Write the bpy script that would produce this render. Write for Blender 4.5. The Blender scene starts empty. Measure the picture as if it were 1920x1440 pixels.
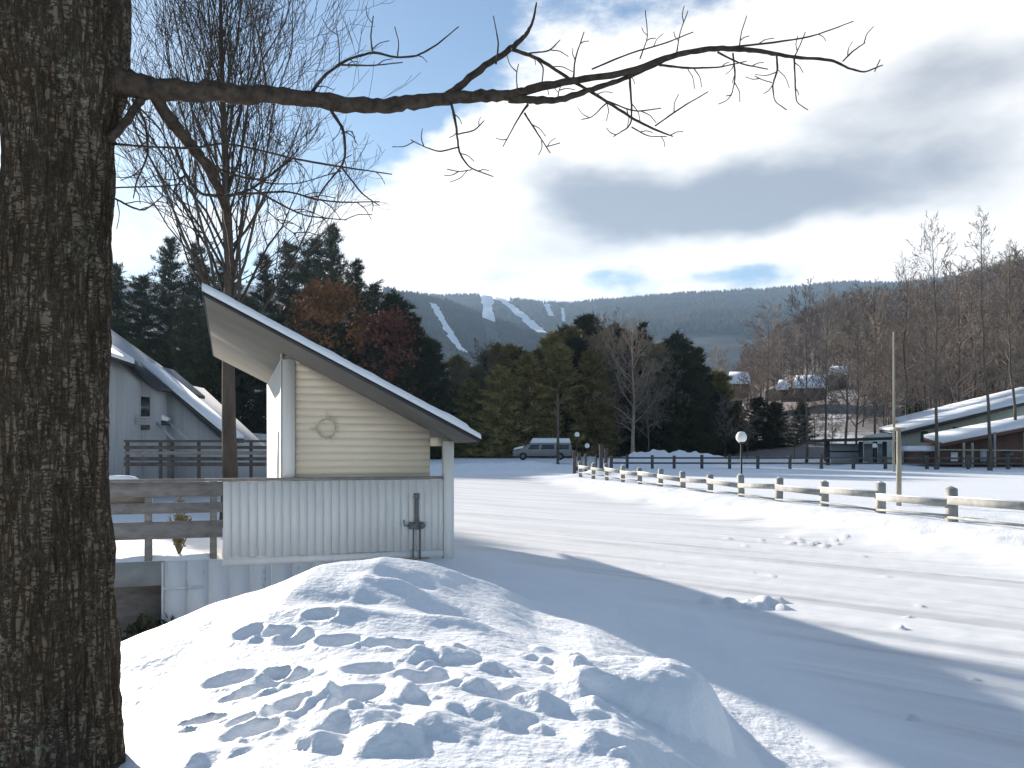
import bpy, math, random
import numpy as np
F=1500.0; CAMH=1.9; HX,HY=960.0,850.0
def px(x,y,Y): return np.array([(x-HX)/F*Y, Y, CAMH+(HY-y)/F*Y])
sc=bpy.context.scene; COL=sc.collection
rnd=random.Random(7)
# ------------------------------------------------------------------ noise
_r=np.random.RandomState(3); _perm=_r.permutation(512); _perm=np.concatenate([_perm,_perm])
_ga=_r.rand(512)*2*np.pi; _gx=np.cos(_ga); _gy=np.sin(_ga)
def perlin(x,y):
    x=np.asarray(x,float); y=np.asarray(y,float)
    xi=np.floor(x).astype(int); yi=np.floor(y).astype(int); xf=x-xi; yf=y-yi
    u=xf**3*(xf*(xf*6-15)+10); v=yf**3*(yf*(yf*6-15)+10)
    def g(ix,iy,dx,dy):
        h=_perm[(_perm[ix&511]+iy)&511]; return _gx[h]*dx+_gy[h]*dy
    a=g(xi,yi,xf,yf); b=g(xi+1,yi,xf-1,yf); c=g(xi,yi+1,xf,yf-1); d=g(xi+1,yi+1,xf-1,yf-1)
    return (a+(b-a)*u)+((c+(d-c)*u)-(a+(b-a)*u))*v
def fbm(x,y,o=4,l=2.0,g=.5):
    s=0;a=1;t=0
    for i in range(o): s=s+a*perlin(x+i*17.3,y-i*9.1); t+=a; a*=g; x=x*l; y=y*l
    return s/t*1.6
def sstep(a,b,x):
    t=np.clip((x-a)/(b-a),0,1); return t*t*(3-2*t)
# ------------------------------------------------------------------ mesh builder
WL={}
class MB:
    def __init__(s): s.V=[]; s.Fs=[]; s.n=0
    def add(s,v,*faces):
        v=np.asarray(v,float).reshape(-1,3); s.V.append(v)
        for f in faces: s.Fs.append(np.asarray(f,int)+s.n)
        s.n+=len(v); return s
    def obox(s,o,a,b,c):
        o,a,b,c=[np.asarray(q,float) for q in (o,a,b,c)]
        if np.dot(np.cross(a,b),c)<0: a,b=b,a
        v=[o,o+a,o+a+b,o+b,o+c,o+a+c,o+a+b+c,o+b+c]
        return s.add(v,[[0,3,2,1],[4,5,6,7],[0,1,5,4],[1,2,6,5],[2,3,7,6],[3,0,4,7]])
    def box(s,x0,x1,y0,y1,z0,z1): return s.obox((x0,y0,z0),(x1-x0,0,0),(0,y1-y0,0),(0,0,z1-z0))
    def prism(s,poly,ext):
        p=np.asarray(poly,float); n=len(p); q=p+np.asarray(ext,float)
        s.add(np.concatenate([p,q]),[list(range(n))[::-1]],[list(range(n,2*n))],[[i,(i+1)%n,n+(i+1)%n,n+i] for i in range(n)]); return s
    def tube(s,pts,rad,sides=6,cap=True):
        P=np.asarray(pts,float); n=len(P); R=np.broadcast_to(np.asarray(rad,float),(n,))
        T=np.gradient(P,axis=0); T/=np.linalg.norm(T,axis=1)[:,None]+1e-9
        m=T.mean(0); ref=np.array([0,0,1.]) if abs(m[2])<.8*np.linalg.norm(m)+1e-9 else np.array([1.,0,0])
        A=np.cross(T,ref); A/=np.linalg.norm(A,axis=1)[:,None]+1e-9; B=np.cross(T,A)
        th=np.arange(sides)*2*np.pi/sides
        v=P[:,None,:]+R[:,None,None]*(A[:,None,:]*np.cos(th)[None,:,None]+B[:,None,:]*np.sin(th)[None,:,None])
        i=np.arange(n-1)[:,None]*sides; j=np.arange(sides)[None,:]; k=(j+1)%sides
        f=np.stack([i+j,i+k,i+sides+k,i+sides+j],-1).reshape(-1,4)
        fs=[f]
        if cap and sides>3: fs+= [[list(range(sides))[::-1]],[list(range((n-1)*sides,n*sides))]]
        return s.add(v,*fs)
    def sphere(s,c,r,nu=16,nv=10,sc3=(1,1,1)):
        th=np.linspace(0,np.pi,nv+1); ph=np.arange(nu)*2*np.pi/nu
        v=np.stack([np.sin(th)[:,None]*np.cos(ph),np.sin(th)[:,None]*np.sin(ph),np.cos(th)[:,None]+0*ph],-1)*r*np.array(sc3)+np.array(c)
        i=np.arange(nv)[:,None]*nu; j=np.arange(nu)[None,:]; k=(j+1)%nu
        return s.add(v,np.stack([i+j,i+nu+j,i+nu+k,i+k],-1).reshape(-1,4))
    def mesh(s,name,mat,smooth=False,off=(0,0,0)):
        me=bpy.data.meshes.new(name)
        V=np.concatenate(s.V)-np.asarray(off,float)
        me.vertices.add(len(V)); me.vertices.foreach_set('co',V.astype(np.float32).ravel())
        loops=np.concatenate([f.ravel() for f in s.Fs]); sizes=np.concatenate([np.full(len(f),f.shape[1]) for f in s.Fs])
        me.loops.add(len(loops)); me.loops.foreach_set('vertex_index',loops.astype(np.int32))
        me.polygons.add(len(sizes)); me.polygons.foreach_set('loop_start',np.concatenate([[0],np.cumsum(sizes)[:-1]]).astype(np.int32))
        if smooth: me.polygons.foreach_set('use_smooth',np.ones(len(sizes),bool))
        me.update(calc_edges=True); me.validate()
        me.materials.append(mat); return me
    def build(s,name,mat,parent=None,smooth=False,label=None,cat=None,group=None,kind=None):
        off=np.array(WL.get(parent.name,(0,0,0)) if parent else (0,0,0),float)
        o=bpy.data.objects.new(name,s.mesh(name,mat,smooth,off)); COL.objects.link(o)
        if parent:
            o.parent=parent; WL[o.name]=tuple(off)
        tag(o,label,cat,group,kind); return o
def tag(o,label=None,cat=None,group=None,kind=None):
    for k,v in (('label',label),('category',cat),('group',group),('kind',kind)):
        if v: o[k]=v
def thing(name,label,cat,loc=(0,0,0),group=None):
    o=bpy.data.objects.new(name,None); COL.objects.link(o); o.location=loc; WL[o.name]=tuple(float(q) for q in loc)
    o.empty_display_size=.2; tag(o,label,cat,group); return o
def local(name,label,cat,group=None):
    return thing(name,label,cat,(0,0,0),group)
def kids(o): return [c for c in o.children]
def dup(root,loc,rz=0,scale=1,label=None,group=None):
    def cp(o,par):
        c=o.copy(); COL.objects.link(c); c.parent=par
        for ch in kids(o): cp(ch,c)
        return c
    r=cp(root,None); r.location=loc; r.rotation_euler=(0,0,rz); r.scale=(scale,)*3 if not hasattr(scale,'__len__') else scale
    if label: r['label']=label
    if group: r['group']=group
    return r
# ------------------------------------------------------------------ materials
def newmat(name):
    m=bpy.data.materials.new(name); m.use_nodes=True; nt=m.node_tree
    return m,nt,nt.nodes['Principled BSDF']
def nd(nt,t,**kw):
    n=nt.nodes.new(t)
    for k,v in kw.items():
        if k.startswith('i_'):
            key=k[2:]; n.inputs[int(key) if key.isdigit() else key].default_value=v
        else: setattr(n,k,v)
    return n
def ramp(nt,src,stops):
    r=nd(nt,'ShaderNodeValToRGB'); e=r.color_ramp.elements
    while len(e)<len(stops): e.new(.5)
    for q,(p,c) in zip(e,stops): q.position=p; q.color=(*c,1) if len(c)==3 else c
    nt.links.new(src,r.inputs[0]); return r.outputs[0]
def noise_mat(name,c0,c1,scale=3,stretch=(1,1,1),rough=.8,bump=0,bscale=None,detail=5,c2=None,c2scale=8,c2lo=.6,c2hi=.7,spec=.2,rand=0,world=False,rotz=0,bdist=.05):
    m,nt,b=newmat(name); L=nt.links
    tc=nd(nt,'ShaderNodeTexCoord'); mp=nd(nt,'ShaderNodeMapping'); mp.inputs['Scale'].default_value=stretch; mp.inputs['Rotation'].default_value=(0,0,rotz)
    if world:
        g=nd(nt,'ShaderNodeNewGeometry'); L.new(g.outputs['Position'],mp.inputs[0])
    else: L.new(tc.outputs['Object'],mp.inputs[0])
    if rotz:
        mp.inputs['Scale'].default_value=(1,1,1); m2=nd(nt,'ShaderNodeMapping'); m2.inputs['Scale'].default_value=stretch; L.new(mp.outputs[0],m2.inputs[0]); mp=m2
    n=nd(nt,'ShaderNodeTexNoise'); n.inputs['Scale'].default_value=scale; n.inputs['Detail'].default_value=detail; n.inputs['Roughness'].default_value=.6
    L.new(mp.outputs[0],n.inputs['Vector'])
    col=ramp(nt,n.outputs['Fac'],[(.3,c0),(.7,c1)])
    if c2 is not None:
        n2=nd(nt,'ShaderNodeTexNoise'); n2.inputs['Scale'].default_value=c2scale; n2.inputs['Detail'].default_value=6; n2.inputs['Roughness'].default_value=.65
        L.new(mp.outputs[0],n2.inputs['Vector'])
        f=ramp(nt,n2.outputs['Fac'],[(c2lo,(0,0,0)),(c2hi,(1,1,1))])
        mx=nd(nt,'ShaderNodeMix',data_type='RGBA'); L.new(f,mx.inputs[0]); L.new(col,mx.inputs[6]); mx.inputs[7].default_value=(*c2,1); col=mx.outputs[2]
    if rand:
        oi=nd(nt,'ShaderNodeObjectInfo'); hs=nd(nt,'ShaderNodeHueSaturation')
        mr=nd(nt,'ShaderNodeMapRange'); mr.inputs[3].default_value=1-rand; mr.inputs[4].default_value=1+rand
        L.new(oi.outputs['Random'],mr.inputs[0]); L.new(mr.outputs[0],hs.inputs['Value']); L.new(col,hs.inputs['Color'])
        mr2=nd(nt,'ShaderNodeMapRange'); mr2.inputs[3].default_value=.5-rand*.05; mr2.inputs[4].default_value=.5+rand*.05
        w=nd(nt,'ShaderNodeMath',operation='FRACT'); w2=nd(nt,'ShaderNodeMath',operation='MULTIPLY'); w2.inputs[1].default_value=37.7
        L.new(oi.outputs['Random'],w2.inputs[0]); L.new(w2.outputs[0],w.inputs[0]); L.new(w.outputs[0],mr2.inputs[0]); L.new(mr2.outputs[0],hs.inputs['Hue']); col=hs.outputs[0]
    L.new(col,b.inputs['Base Color']); b.inputs['Roughness'].default_value=rough; b.inputs['Specular IOR Level'].default_value=spec
    if bump:
        nb=nd(nt,'ShaderNodeTexNoise'); nb.inputs['Scale'].default_value=bscale or scale*3; nb.inputs['Detail'].default_value=6
        L.new(mp.outputs[0],nb.inputs['Vector']); bp=nd(nt,'ShaderNodeBump'); bp.inputs['Strength'].default_value=bump; bp.inputs['Distance'].default_value=bdist
        L.new(nb.outputs['Fac'],bp.inputs['Height']); L.new(bp.outputs[0],b.inputs['Normal'])
    return m
M={}
M['snow']=noise_mat('snow',(.83,.85,.88),(.88,.89,.91),.8,rough=.55,bump=.5,bscale=20,bdist=.03,spec=.15)
M['snow_soft']=noise_mat('snow_layer',(.80,.82,.86),(.87,.88,.90),2,rough=.6,bump=.3,bscale=9,spec=.15)
M['road']=noise_mat('packed_snow',(.68,.68,.69),(.88,.88,.885),1.3,stretch=(.09,1.7,1),rotz=math.radians(42),rough=.5,bump=.5,bscale=12,c2=(.44,.43,.44),c2scale=.9,c2lo=.52,c2hi=.74,spec=.2,bdist=.03)
def bark_mat():
    m,nt,b=newmat('bark'); L=nt.links; tc=nd(nt,'ShaderNodeTexCoord')
    def nz(scale,st,det=6,ro=.6,loc=(0,0,0)):
        mp=nd(nt,'ShaderNodeMapping'); mp.inputs['Scale'].default_value=st; mp.inputs['Location'].default_value=loc; L.new(tc.outputs['Object'],mp.inputs[0])
        n=nd(nt,'ShaderNodeTexNoise'); n.inputs['Scale'].default_value=scale; n.inputs['Detail'].default_value=det; n.inputs['Roughness'].default_value=ro; L.new(mp.outputs[0],n.inputs['Vector']); return n.outputs['Fac']
    base=ramp(nt,nz(7,(1,1,.5)),[(.30,(.095,.072,.050)),(.55,(.145,.115,.084)),(.75,(.19,.158,.12))])
    fis=nz(26,(1,1,.14),5,.62); crack=ramp(nt,fis,[(.42,(1,1,1)),(.488,(.15,.15,.15)),(.498,(.15,.15,.15)),(.57,(1,1,1))])
    cross=ramp(nt,nz(30,(.5,.5,1.4),4,.6,(3,1,2)),[(.46,(1,1,1)),(.50,(0,0,0)),(.54,(1,1,1))])
    mx=nd(nt,'ShaderNodeMix',data_type='RGBA'); L.new(crack,mx.inputs[0]); mx.inputs[6].default_value=(.058,.044,.031,1); L.new(base,mx.inputs[7])
    mc=nd(nt,'ShaderNodeMix',data_type='RGBA',blend_type='MULTIPLY'); mc.inputs[0].default_value=.25; L.new(mx.outputs[2],mc.inputs[6]); L.new(cross,mc.inputs[7])
    lm=nd(nt,'ShaderNodeMath',operation='MULTIPLY'); L.new(ramp(nt,nz(42,(1,1,.8),5,.7,(5,5,5)),[(.52,(0,0,0)),(.60,(1,1,1))]),lm.inputs[0]); L.new(ramp(nt,nz(5,(1,1,.8),3,.5,(9,2,4)),[(.48,(0,0,0)),(.66,(1,1,1))]),lm.inputs[1])
    ml=nd(nt,'ShaderNodeMix',data_type='RGBA'); L.new(lm.outputs[0],ml.inputs[0]); L.new(mc.outputs[2],ml.inputs[6]); ml.inputs[7].default_value=(.20,.20,.165,1)
    L.new(ml.outputs[2],b.inputs['Base Color']); b.inputs['Roughness'].default_value=.95; b.inputs['Specular IOR Level'].default_value=.1
    h=nd(nt,'ShaderNodeMath',operation='MULTIPLY'); L.new(crack,h.inputs[0]); L.new(cross,h.inputs[1])
    bp=nd(nt,'ShaderNodeBump'); bp.inputs['Strength'].default_value=1; bp.inputs['Distance'].default_value=.02; L.new(h.outputs[0],bp.inputs['Height']); L.new(bp.outputs[0],b.inputs['Normal']); return m
M['bark']=bark_mat()
def blend_road():
    m=M['road']; nt=m.node_tree; b=nt.nodes['Principled BSDF']; src=b.inputs['Base Color'].links[0].from_socket
    a=nd(nt,'ShaderNodeAttribute',attribute_name='packed'); mx=nd(nt,'ShaderNodeMix',data_type='RGBA'); nt.links.new(a.outputs['Fac'],mx.inputs[0]); mx.inputs[6].default_value=(.855,.868,.893,1); nt.links.new(src,mx.inputs[7]); nt.links.new(mx.outputs[2],b.inputs['Base Color'])
blend_road()
M['limb']=noise_mat('limb_bark',(.028,.023,.019),(.095,.075,.058),22,rough=.9,bump=1,bscale=60,detail=8,spec=.15,bdist=.01)
M['trunk']=noise_mat('tree_trunk',(.06,.05,.042),(.15,.125,.10),3,stretch=(1,1,.3),rough=.95,spec=.1,rand=.25)
M['trunk_pale']=noise_mat('pale_trunk',(.30,.235,.18),(.50,.41,.33),3,stretch=(1,1,.3),rough=.9,spec=.1)
M['twig']=noise_mat('twigs',(.13,.105,.085),(.23,.19,.155),.6,rough=.9,spec=.1,rand=.25)
M['twig_red']=noise_mat('reddish_twigs',(.165,.135,.118),(.28,.235,.205),.6,rough=.9,spec=.1,rand=.3)
M['twig_pale']=noise_mat('pale_twigs',(.26,.19,.145),(.42,.32,.25),.6,rough=.9,spec=.1)
M['twig_dark']=noise_mat('dark_twigs',(.05,.042,.036),(.10,.085,.072),.6,rough=.9,spec=.1)
M['needle']=noise_mat('needles',(.030,.034,.013),(.095,.096,.040),.5,rough=.8,spec=.15,rand=.3)
M['needle_dark']=noise_mat('dark_needles',(.020,.026,.012),(.066,.074,.032),.5,rough=.8,spec=.15,rand=.3)
M['needle_olive']=noise_mat('olive_needles',(.16,.135,.048),(.32,.27,.105),.5,rough=.8,spec=.15,rand=.3)
M['rust']=noise_mat('rust_leaves',(.13,.055,.022),(.30,.13,.05),.7,rough=.8,spec=.15,rand=.15)
M['russet']=noise_mat('russet_leaves',(.12,.045,.032),(.22,.085,.058),.7,rough=.8,spec=.15)
M['white_paint']=noise_mat('white_paint',(.74,.72,.69),(.82,.80,.77),2.5,stretch=(1,1,.25),rough=.55,bump=.15,bscale=30,spec=.3,c2=(.58,.565,.53),c2scale=2.2,c2lo=.60,c2hi=.85)
M['stained']=noise_mat('stained_white_paint',(.58,.59,.60),(.70,.70,.70),2.5,stretch=(1,1,.3),rough=.6,bump=.2,bscale=25,spec=.25,c2=(.20,.19,.16),c2scale=3.2,c2lo=.60,c2hi=.72)
M['cream']=noise_mat('cream_siding',(.76,.665,.53),(.83,.735,.595),1.6,stretch=(.5,.5,4),rough=.6,bump=.15,bscale=25,spec=.25)
M['soffit']=noise_mat('soffit_paint',(.135,.127,.11),(.175,.166,.145),1.4,rough=.65,bump=.1,bscale=15,spec=.2)
M['faint']=noise_mat('faded_twig',(.50,.45,.36),(.60,.54,.44),6,rough=.8)
M['drip']=noise_mat('dark_metal_edge',(.03,.031,.036),(.05,.052,.06),3,rough=.5,spec=.4)
M['shingle']=noise_mat('shingles',(.07,.07,.075),(.13,.13,.13),8,rough=.9)
M['grey_wood']=noise_mat('weathered_wood',(.20,.18,.165),(.33,.30,.275),4,stretch=(1.2,1.2,3),rough=.85,bump=.4,bscale=30,spec=.15,bdist=.01)
M['rim_wood']=noise_mat('grey_rim_board',(.25,.245,.235),(.36,.35,.33),3,rough=.85,bump=.3,bscale=25,spec=.15,bdist=.01)
M['fence_wood']=noise_mat('fence_wood',(.22,.215,.205),(.40,.395,.375),3,stretch=(1,1,.6),rough=.85,bump=.4,bscale=30,spec=.15,rand=.12,bdist=.01)
M['dark_wood']=noise_mat('dark_wood',(.07,.062,.055),(.15,.13,.115),3,rough=.85,spec=.15)
M['pole_wood']=noise_mat('pole_wood',(.28,.255,.20),(.42,.385,.31),4,stretch=(1,1,.2),rough=.85,bump=.3,bscale=20,spec=.15)
M['iron']=noise_mat('black_iron',(.015,.015,.017),(.03,.03,.032),6,rough=.5,spec=.4)
M['grey_metal']=noise_mat('grey_metal',(.10,.105,.11),(.19,.19,.19),12,rough=.5,spec=.4)
M['globe']=noise_mat('lamp_globe',(.78,.78,.76),(.84,.84,.82),4,rough=.3,spec=.5)
M['glass']=noise_mat('dark_glass',(.02,.024,.03),(.045,.05,.06),1.5,rough=.12,spec=.6)
M['blue_panel']=noise_mat('blue_grey_panel',(.30,.35,.41),(.42,.46,.50),1.2,rough=.4,spec=.4)
M['red_wood']=noise_mat('red_brown_siding',(.10,.055,.042),(.16,.085,.065),2,stretch=(1,1,.3),rough=.8)
M['pale_green']=noise_mat('pale_green_siding',(.56,.58,.50),(.68,.69,.61),1.6,rough=.7)
M['green']=noise_mat('green_paint',(.03,.10,.045),(.05,.16,.07),3,rough=.5)
M['brown_wall']=noise_mat('brown_wall',(.10,.075,.055),(.17,.13,.10),1,rough=.85)
M['condo']=noise_mat('condo_siding',(.34,.345,.36),(.44,.44,.45),2.2,stretch=(3,3,.2),rough=.7)
M['van_paint']=noise_mat('van_paint',(.50,.52,.55),(.60,.61,.63),2,rough=.35,spec=.5)
M['van_dark']=noise_mat('grey_van_paint',(.20,.20,.20),(.28,.28,.275),2,rough=.35,spec=.5)
M['tyre']=noise_mat('tyre_rubber',(.012,.012,.012),(.025,.025,.025),9,rough=.9)
M['shrub']=noise_mat('shrub_leaves',(.03,.035,.018),(.075,.075,.035),3,rough=.7)
M['dry_leaf']=noise_mat('dry_leaves',(.16,.13,.05),(.26,.22,.10),5,rough=.8)
M['mount']=noise_mat('mountain_forest',(.030,.036,.042),(.075,.075,.08),.02,rough=.95,spec=.05,world=True,detail=8,c2=(.16,.165,.18),c2scale=.05,c2lo=.62,c2hi=.8)
M['hill']=noise_mat('hillside_snow_litter',(.16,.13,.115),(.34,.31,.30),.06,rough=.95,spec=.05,world=True,detail=8,c2=(.74,.75,.78),c2scale=.028,c2lo=.60,c2hi=.66)
M['far_wood']=noise_mat('far_forest',(.022,.032,.030),(.075,.068,.066),.012,rough=.95,spec=.05,world=True,detail=6)
M['hill_wood']=noise_mat('hill_wood_twigs',(.12,.105,.10),(.27,.235,.22),.03,rough=.95,spec=.05,world=True,detail=6)
# ------------------------------------------------------------------ terrain
FX0,FY0=826/F*17.4,17.4
def fence_x(Y): return FX0-.2*(Y-FY0)
cX=np.array([-9,-4.5,-2.75,-2.35,-1.68,-1.2,-.64,.2,1.2,2.2,40]); cY=np.array([2.0,4.2,5.5,6.3,7.0,7.5,8.0,8.5,8.8,9.0,9.0]); cZ=np.array([.5,.5,.56,.72,.90,.925,.74,.34,.08,0,0])
blobs=[]   # snow clods: x,y,r,h,aspect,rot
_b=random.Random(11)
def inmask(x,y): return x<.55 and (x>-2.0+.28*(y-3.2)**1.3*.6)
for i in range(150):
    y=3.2+_b.random()*3.2; x=-1.95+_b.random()*2.5
    if x < -1.45+.62*(y-3.2): continue
    if x > .60-.12*(y-3): continue
    r=.03+.11*_b.random()**2.2
    nk=_b.randint(4,6); a0=_b.random()*6.28
    dirs=[(math.cos(a0+k*6.283/nk+_b.uniform(-.35,.35)),math.sin(a0+k*6.283/nk+_b.uniform(-.35,.35)),_b.uniform(.7,1.3)) for k in range(nk)]
    blobs.append((x,y,r*1.15,r*_b.uniform(.25,.6),dirs,_b.uniform(-.5,.5),_b.uniform(-.5,.5)))
dents=[(px(x,y,1),w) for x,y,w in []]
DENT=[]
for (x,y,a,b) in [(_b.uniform(380,900),_b.uniform(1200,1380),_b.uniform(.06,.16),_b.uniform(.05,.10)) for _ in range(10)]+[(435,1270,.17,.10),(540,1285,.18,.09),(640,1235,.15,.09),(700,1290,.17,.1),(370,1335,.09,.05),(600,1200,.12,.06),(760,1240,.16,.09),(520,1215,.16,.06),(690,1340,.2,.1),(800,1310,.17,.1),(560,1340,.14,.08),(470,1390,.14,.08)]:
    Y=1500*(CAMH-.62)/(y-HY); DENT.append(((x-HX)/F*Y,Y,a,b))
def ground(X,Y,detail=True):
    X=np.asarray(X,float); Y=np.asarray(Y,float)
    d=(X-fence_x(Y))*.98
    rise=.018*np.log1p(np.exp(np.clip((Y-30)/4,-30,60)))*4
    rise=np.where((Y-30)/4>55,.018*(Y-30),rise)
    n1=fbm(X*.35,Y*.35,3)
    plate=(.42-.27*sstep(30,55,Y))*sstep(-3.0+.6*n1,-.2+.3*n1,d)*sstep(-20,0,Y)
    z=rise+plate
    rise=rise+11*sstep(-8,-26,X)*sstep(95,150,Y)
    z=rise+plate
    # left lower yard beside the shed
    dip=-1.25*sstep(-1.7,-3.0,X)*sstep(13.9,13.2,Y+.35*X+1.2)*sstep(2,5,Y)
    dip=dip-.25*sstep(-4,-9,X)*sstep(14,20,Y)*sstep(60,30,Y)
    back=z+dip
    yc=np.interp(X,cX,cY); zc=np.interp(X,cX,cZ)
    yc=yc+.12*perlin(X*1.3,0*X+3.7); zc=zc+.05*perlin(X*1.7,0*X+8.1)
    near=np.interp(X-.05*(Y-4),[-6,-3,-2,-1,-.3,.5,1.0,1.45,1.9],[.1,.18,.42,.68,.74,.66,.42,.06,0])
    front=near+(np.maximum(zc,0)-near)*sstep(0,1,np.clip((Y-3.4)/(np.maximum(yc,3.8)-3.4),0,1))
    front=np.where(X>2.2,near,front)
    w=sstep(0,1,(Y-yc)/np.where(X<-2,1.5,1.9))
    m=front*(1-w)+back*w
    left=sstep(4.0,2.2,X)
    z=np.where(Y<yc,front,m)*left+z*(1-left)
    # far snow piles
    for (bx,by,sx,sy,h) in ((14.2,74,3.6,1.6,1.25),(17.5,76,3.2,1.6,1.0),(11,73,2.2,1.2,.6),(5.4,47,1.8,.9,.5),(7.2,45.5,1.2,.7,.35),(-3,66,7,1.2,.5),(1.5,64.5,2.5,.9,.4),(30,66,2.5,1,.5)):
        z=z+h*np.exp(-((X-bx)/sx)**2-((Y-by)/sy)**2)*(1+.5*fbm(X*.8,Y*.8,3))
    if detail:
        onroad=sstep(1.6,2.6,X-.05*Y+sstep(9,14,Y)*6)*sstep(-.9,-2.0,d)
        s=(Y+1.02*X)*.70; al=(X-Y)*.7
        z=z+onroad*.011*(perlin(s*1.6+.6*perlin(al*.1,s*.2),al*.06)+.6*perlin(s*4.2,al*.16))
        for (c,wd) in ((17.4,.22),(18.6,.22),(21.6,.25),(23.1,.25),(14.2,.2),(15.2,.2)):
            q=(Y+1.02*X+.9*perlin(X*.12,Y*.05)-c*1.32); z=z-onroad*.028*np.exp(-(q/wd)**2)
        kk=(Y>4.6)&(Y<21)&(X>.6)&(X<9)
        if kk.any():
            xs=X[kk]; ys=Y[kk]; c=np.zeros_like(xs); rq=random.Random(77)
            cr=[(rq.uniform(.9,7.5),rq.uniform(4.8,15),.018+.04*rq.random()**2) for _ in range(45)]+[(6.1+rq.gauss(0,.55),17.2+rq.gauss(0,.4),.03+.05*rq.random()) for _ in range(40)]+[(2.9+rq.gauss(0,.22),10.1+rq.gauss(0,.25),.05+.09*rq.random()) for _ in range(16)]
            for (bx,by,r) in cr:
                q=((xs-bx)**2+(ys-by)**2)/(r*r); k=q<1
                if k.any(): c[k]=np.maximum(c[k],r*.75*np.sqrt(1-q[k]))
            z=z.copy(); z[kk]+=c
        rough=1-onroad
        z=z+rough*(.03*fbm(X*.9,Y*.9,3)+.010*fbm(X*4,Y*4,4))*sstep(26,16,Y)*sstep(-6,-1,Y+6)
        z=z+.009*fbm(X*2.2,Y*2.2,3)*sstep(30,16,Y)
        # lumpy bank along the fence
        bk=np.exp(-((d+1.1)/.7)**2)*sstep(60,40,Y)*sstep(4,10,Y)
        z=z+bk*(.03+.05*fbm(X*1.1,Y*1.1,3)+.16*np.clip(fbm(X*2.6+9,Y*2.6,2)-.5,0,1))
        # foreground drift at lower right
        q=((X-.66)/.54)**2+((Y-4.35)/.50)**2
        q=q*(1+.30*fbm(X*2.6+4,Y*2.6,3))
        z=np.where(q<1,np.maximum(z,.755*np.clip(1-q**2.2,0,1)**.5+.02*fbm(X*5,Y*5,3)),z)
        q=((X-.36)/.13)**2+((Y-4.30)/.16)**2; z=z+.05*np.exp(-q*1.6)
        # wind scoops on the mound
        for (x,y,Yg,a,b,dp) in ((755,1092,6.9,.26,.18,.06),(640,1150,6.0,.42,.16,.05),(860,1180,6.1,.3,.2,.06)):
            gx=(x-HX)/F*Yg; q=((X-gx)/a)**2+((Y-Yg)/b)**2; z=z-dp*np.exp(-q)+dp*.9*np.exp(-((X-gx)/a)**2-((Y-Yg+.38)/(b*.7))**2)
        near_m=(Y>2.4)&(Y<7.2)&(X>-2.6)&(X<1.6)
        if near_m.any():
            xs=X[near_m]; ys=Y[near_m]; c=np.zeros_like(xs); wob=1+.35*fbm(xs*6,ys*6,3)
            for (bx,by,r,h,dirs,tx,ty) in blobs:
                k=(np.abs(xs-bx)<r*1.7)&(np.abs(ys-by)<r*1.7)
                if not k.any(): continue
                dx=(xs[k]-bx)/r; dy=(ys[k]-by)/r; q=np.full(dx.shape,-9.)
                for (ca,sa_,sc_) in dirs: q=np.maximum(q,(dx*ca+dy*sa_)*sc_)
                c[k]=np.maximum(c[k],h*1.25*np.clip((1-q*wob[k])*1.15,0,1)**.8*(1+tx*dx+ty*dy))
            for (bx,by,a,b) in DENT:
                q=((xs-bx)/a)**2+((ys-by)/(b*1.3))**2
                c=c-.066*np.clip(1-q*(.6+.4*wob),0,1)**1.15+.014*np.exp(-(np.sqrt(q)-1.15)**2*18)
            z=z.copy(); z[near_m]+=c
    return z
def gz(x,y,detail=False): return float(ground(np.array([x]),np.array([y]),detail)[0])
def build_ground():
    ys=list(np.linspace(-45,2.2,22)); y=2.25
    while y<9.5: ys.append(y); y+=.0052*y
    while y<60: ys.append(y); y+=.0105*y
    while y<300: ys.append(y); y+=.025*y
    ys=np.array(ys); n=781; u=np.linspace(-1,1,n); s=.30*u+.70*u**3
    w=1.5*np.maximum(ys,0)+8+np.where(ys<2.2,(2.2-ys)*1.5,0)
    X=s[None,:]*w[:,None]; Y=np.repeat(ys[:,None],n,1)
    Z=ground(X,Y)
    V=np.stack([X,Y,Z],-1).reshape(-1,3)
    i=np.arange(len(ys)-1)[:,None]*n; j=np.arange(n-1)[None,:]
    fc=np.stack([i+j,i+j+1,i+n+j+1,i+n+j],-1).reshape(-1,4)
    cx=V[fc].mean(1); xx,yy=cx[:,0],cx[:,1]; d=(xx-fence_x(yy))*.98
    xl=np.where(yy<15.5,1.7+.05*yy-np.clip(yy-9,0,6.5)*.55,-1.3-(yy-15.5)*.9)
    road=(d<-1.25)&(xx>xl)&(yy>2.2)&(yy<60)
    xv=np.where(Y<15.5,1.55+.05*Y-np.clip(Y-9,0,6.5)*.55,-1.3-(Y-15.5)*.9); dv=(X-fence_x(Y))*.98
    pk=(sstep(-1.3,-2.8,dv+.5*fbm(X*.7,Y*.7,3))*sstep(.15,1.5,X-xv+.4*fbm(X*.8,Y*.8,3))*sstep(58,50,Y)*sstep(2.3,3.2,Y)).ravel()
    for nm,mk,mt in (('snowy_road',road,M['road']),('snow_ground',~road,M['snow'])):
        f=fc[mk]; used=np.unique(f); rm=np.zeros(len(V),int); rm[used]=np.arange(len(used))
        mb=MB(); mb.add(V[used],rm[f]); go=mb.build(nm,mt,None,True,kind='structure'); at=go.data.attributes.new('packed','FLOAT','POINT'); at.data.foreach_set('value',pk[used].astype(np.float32))
build_ground()
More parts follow.
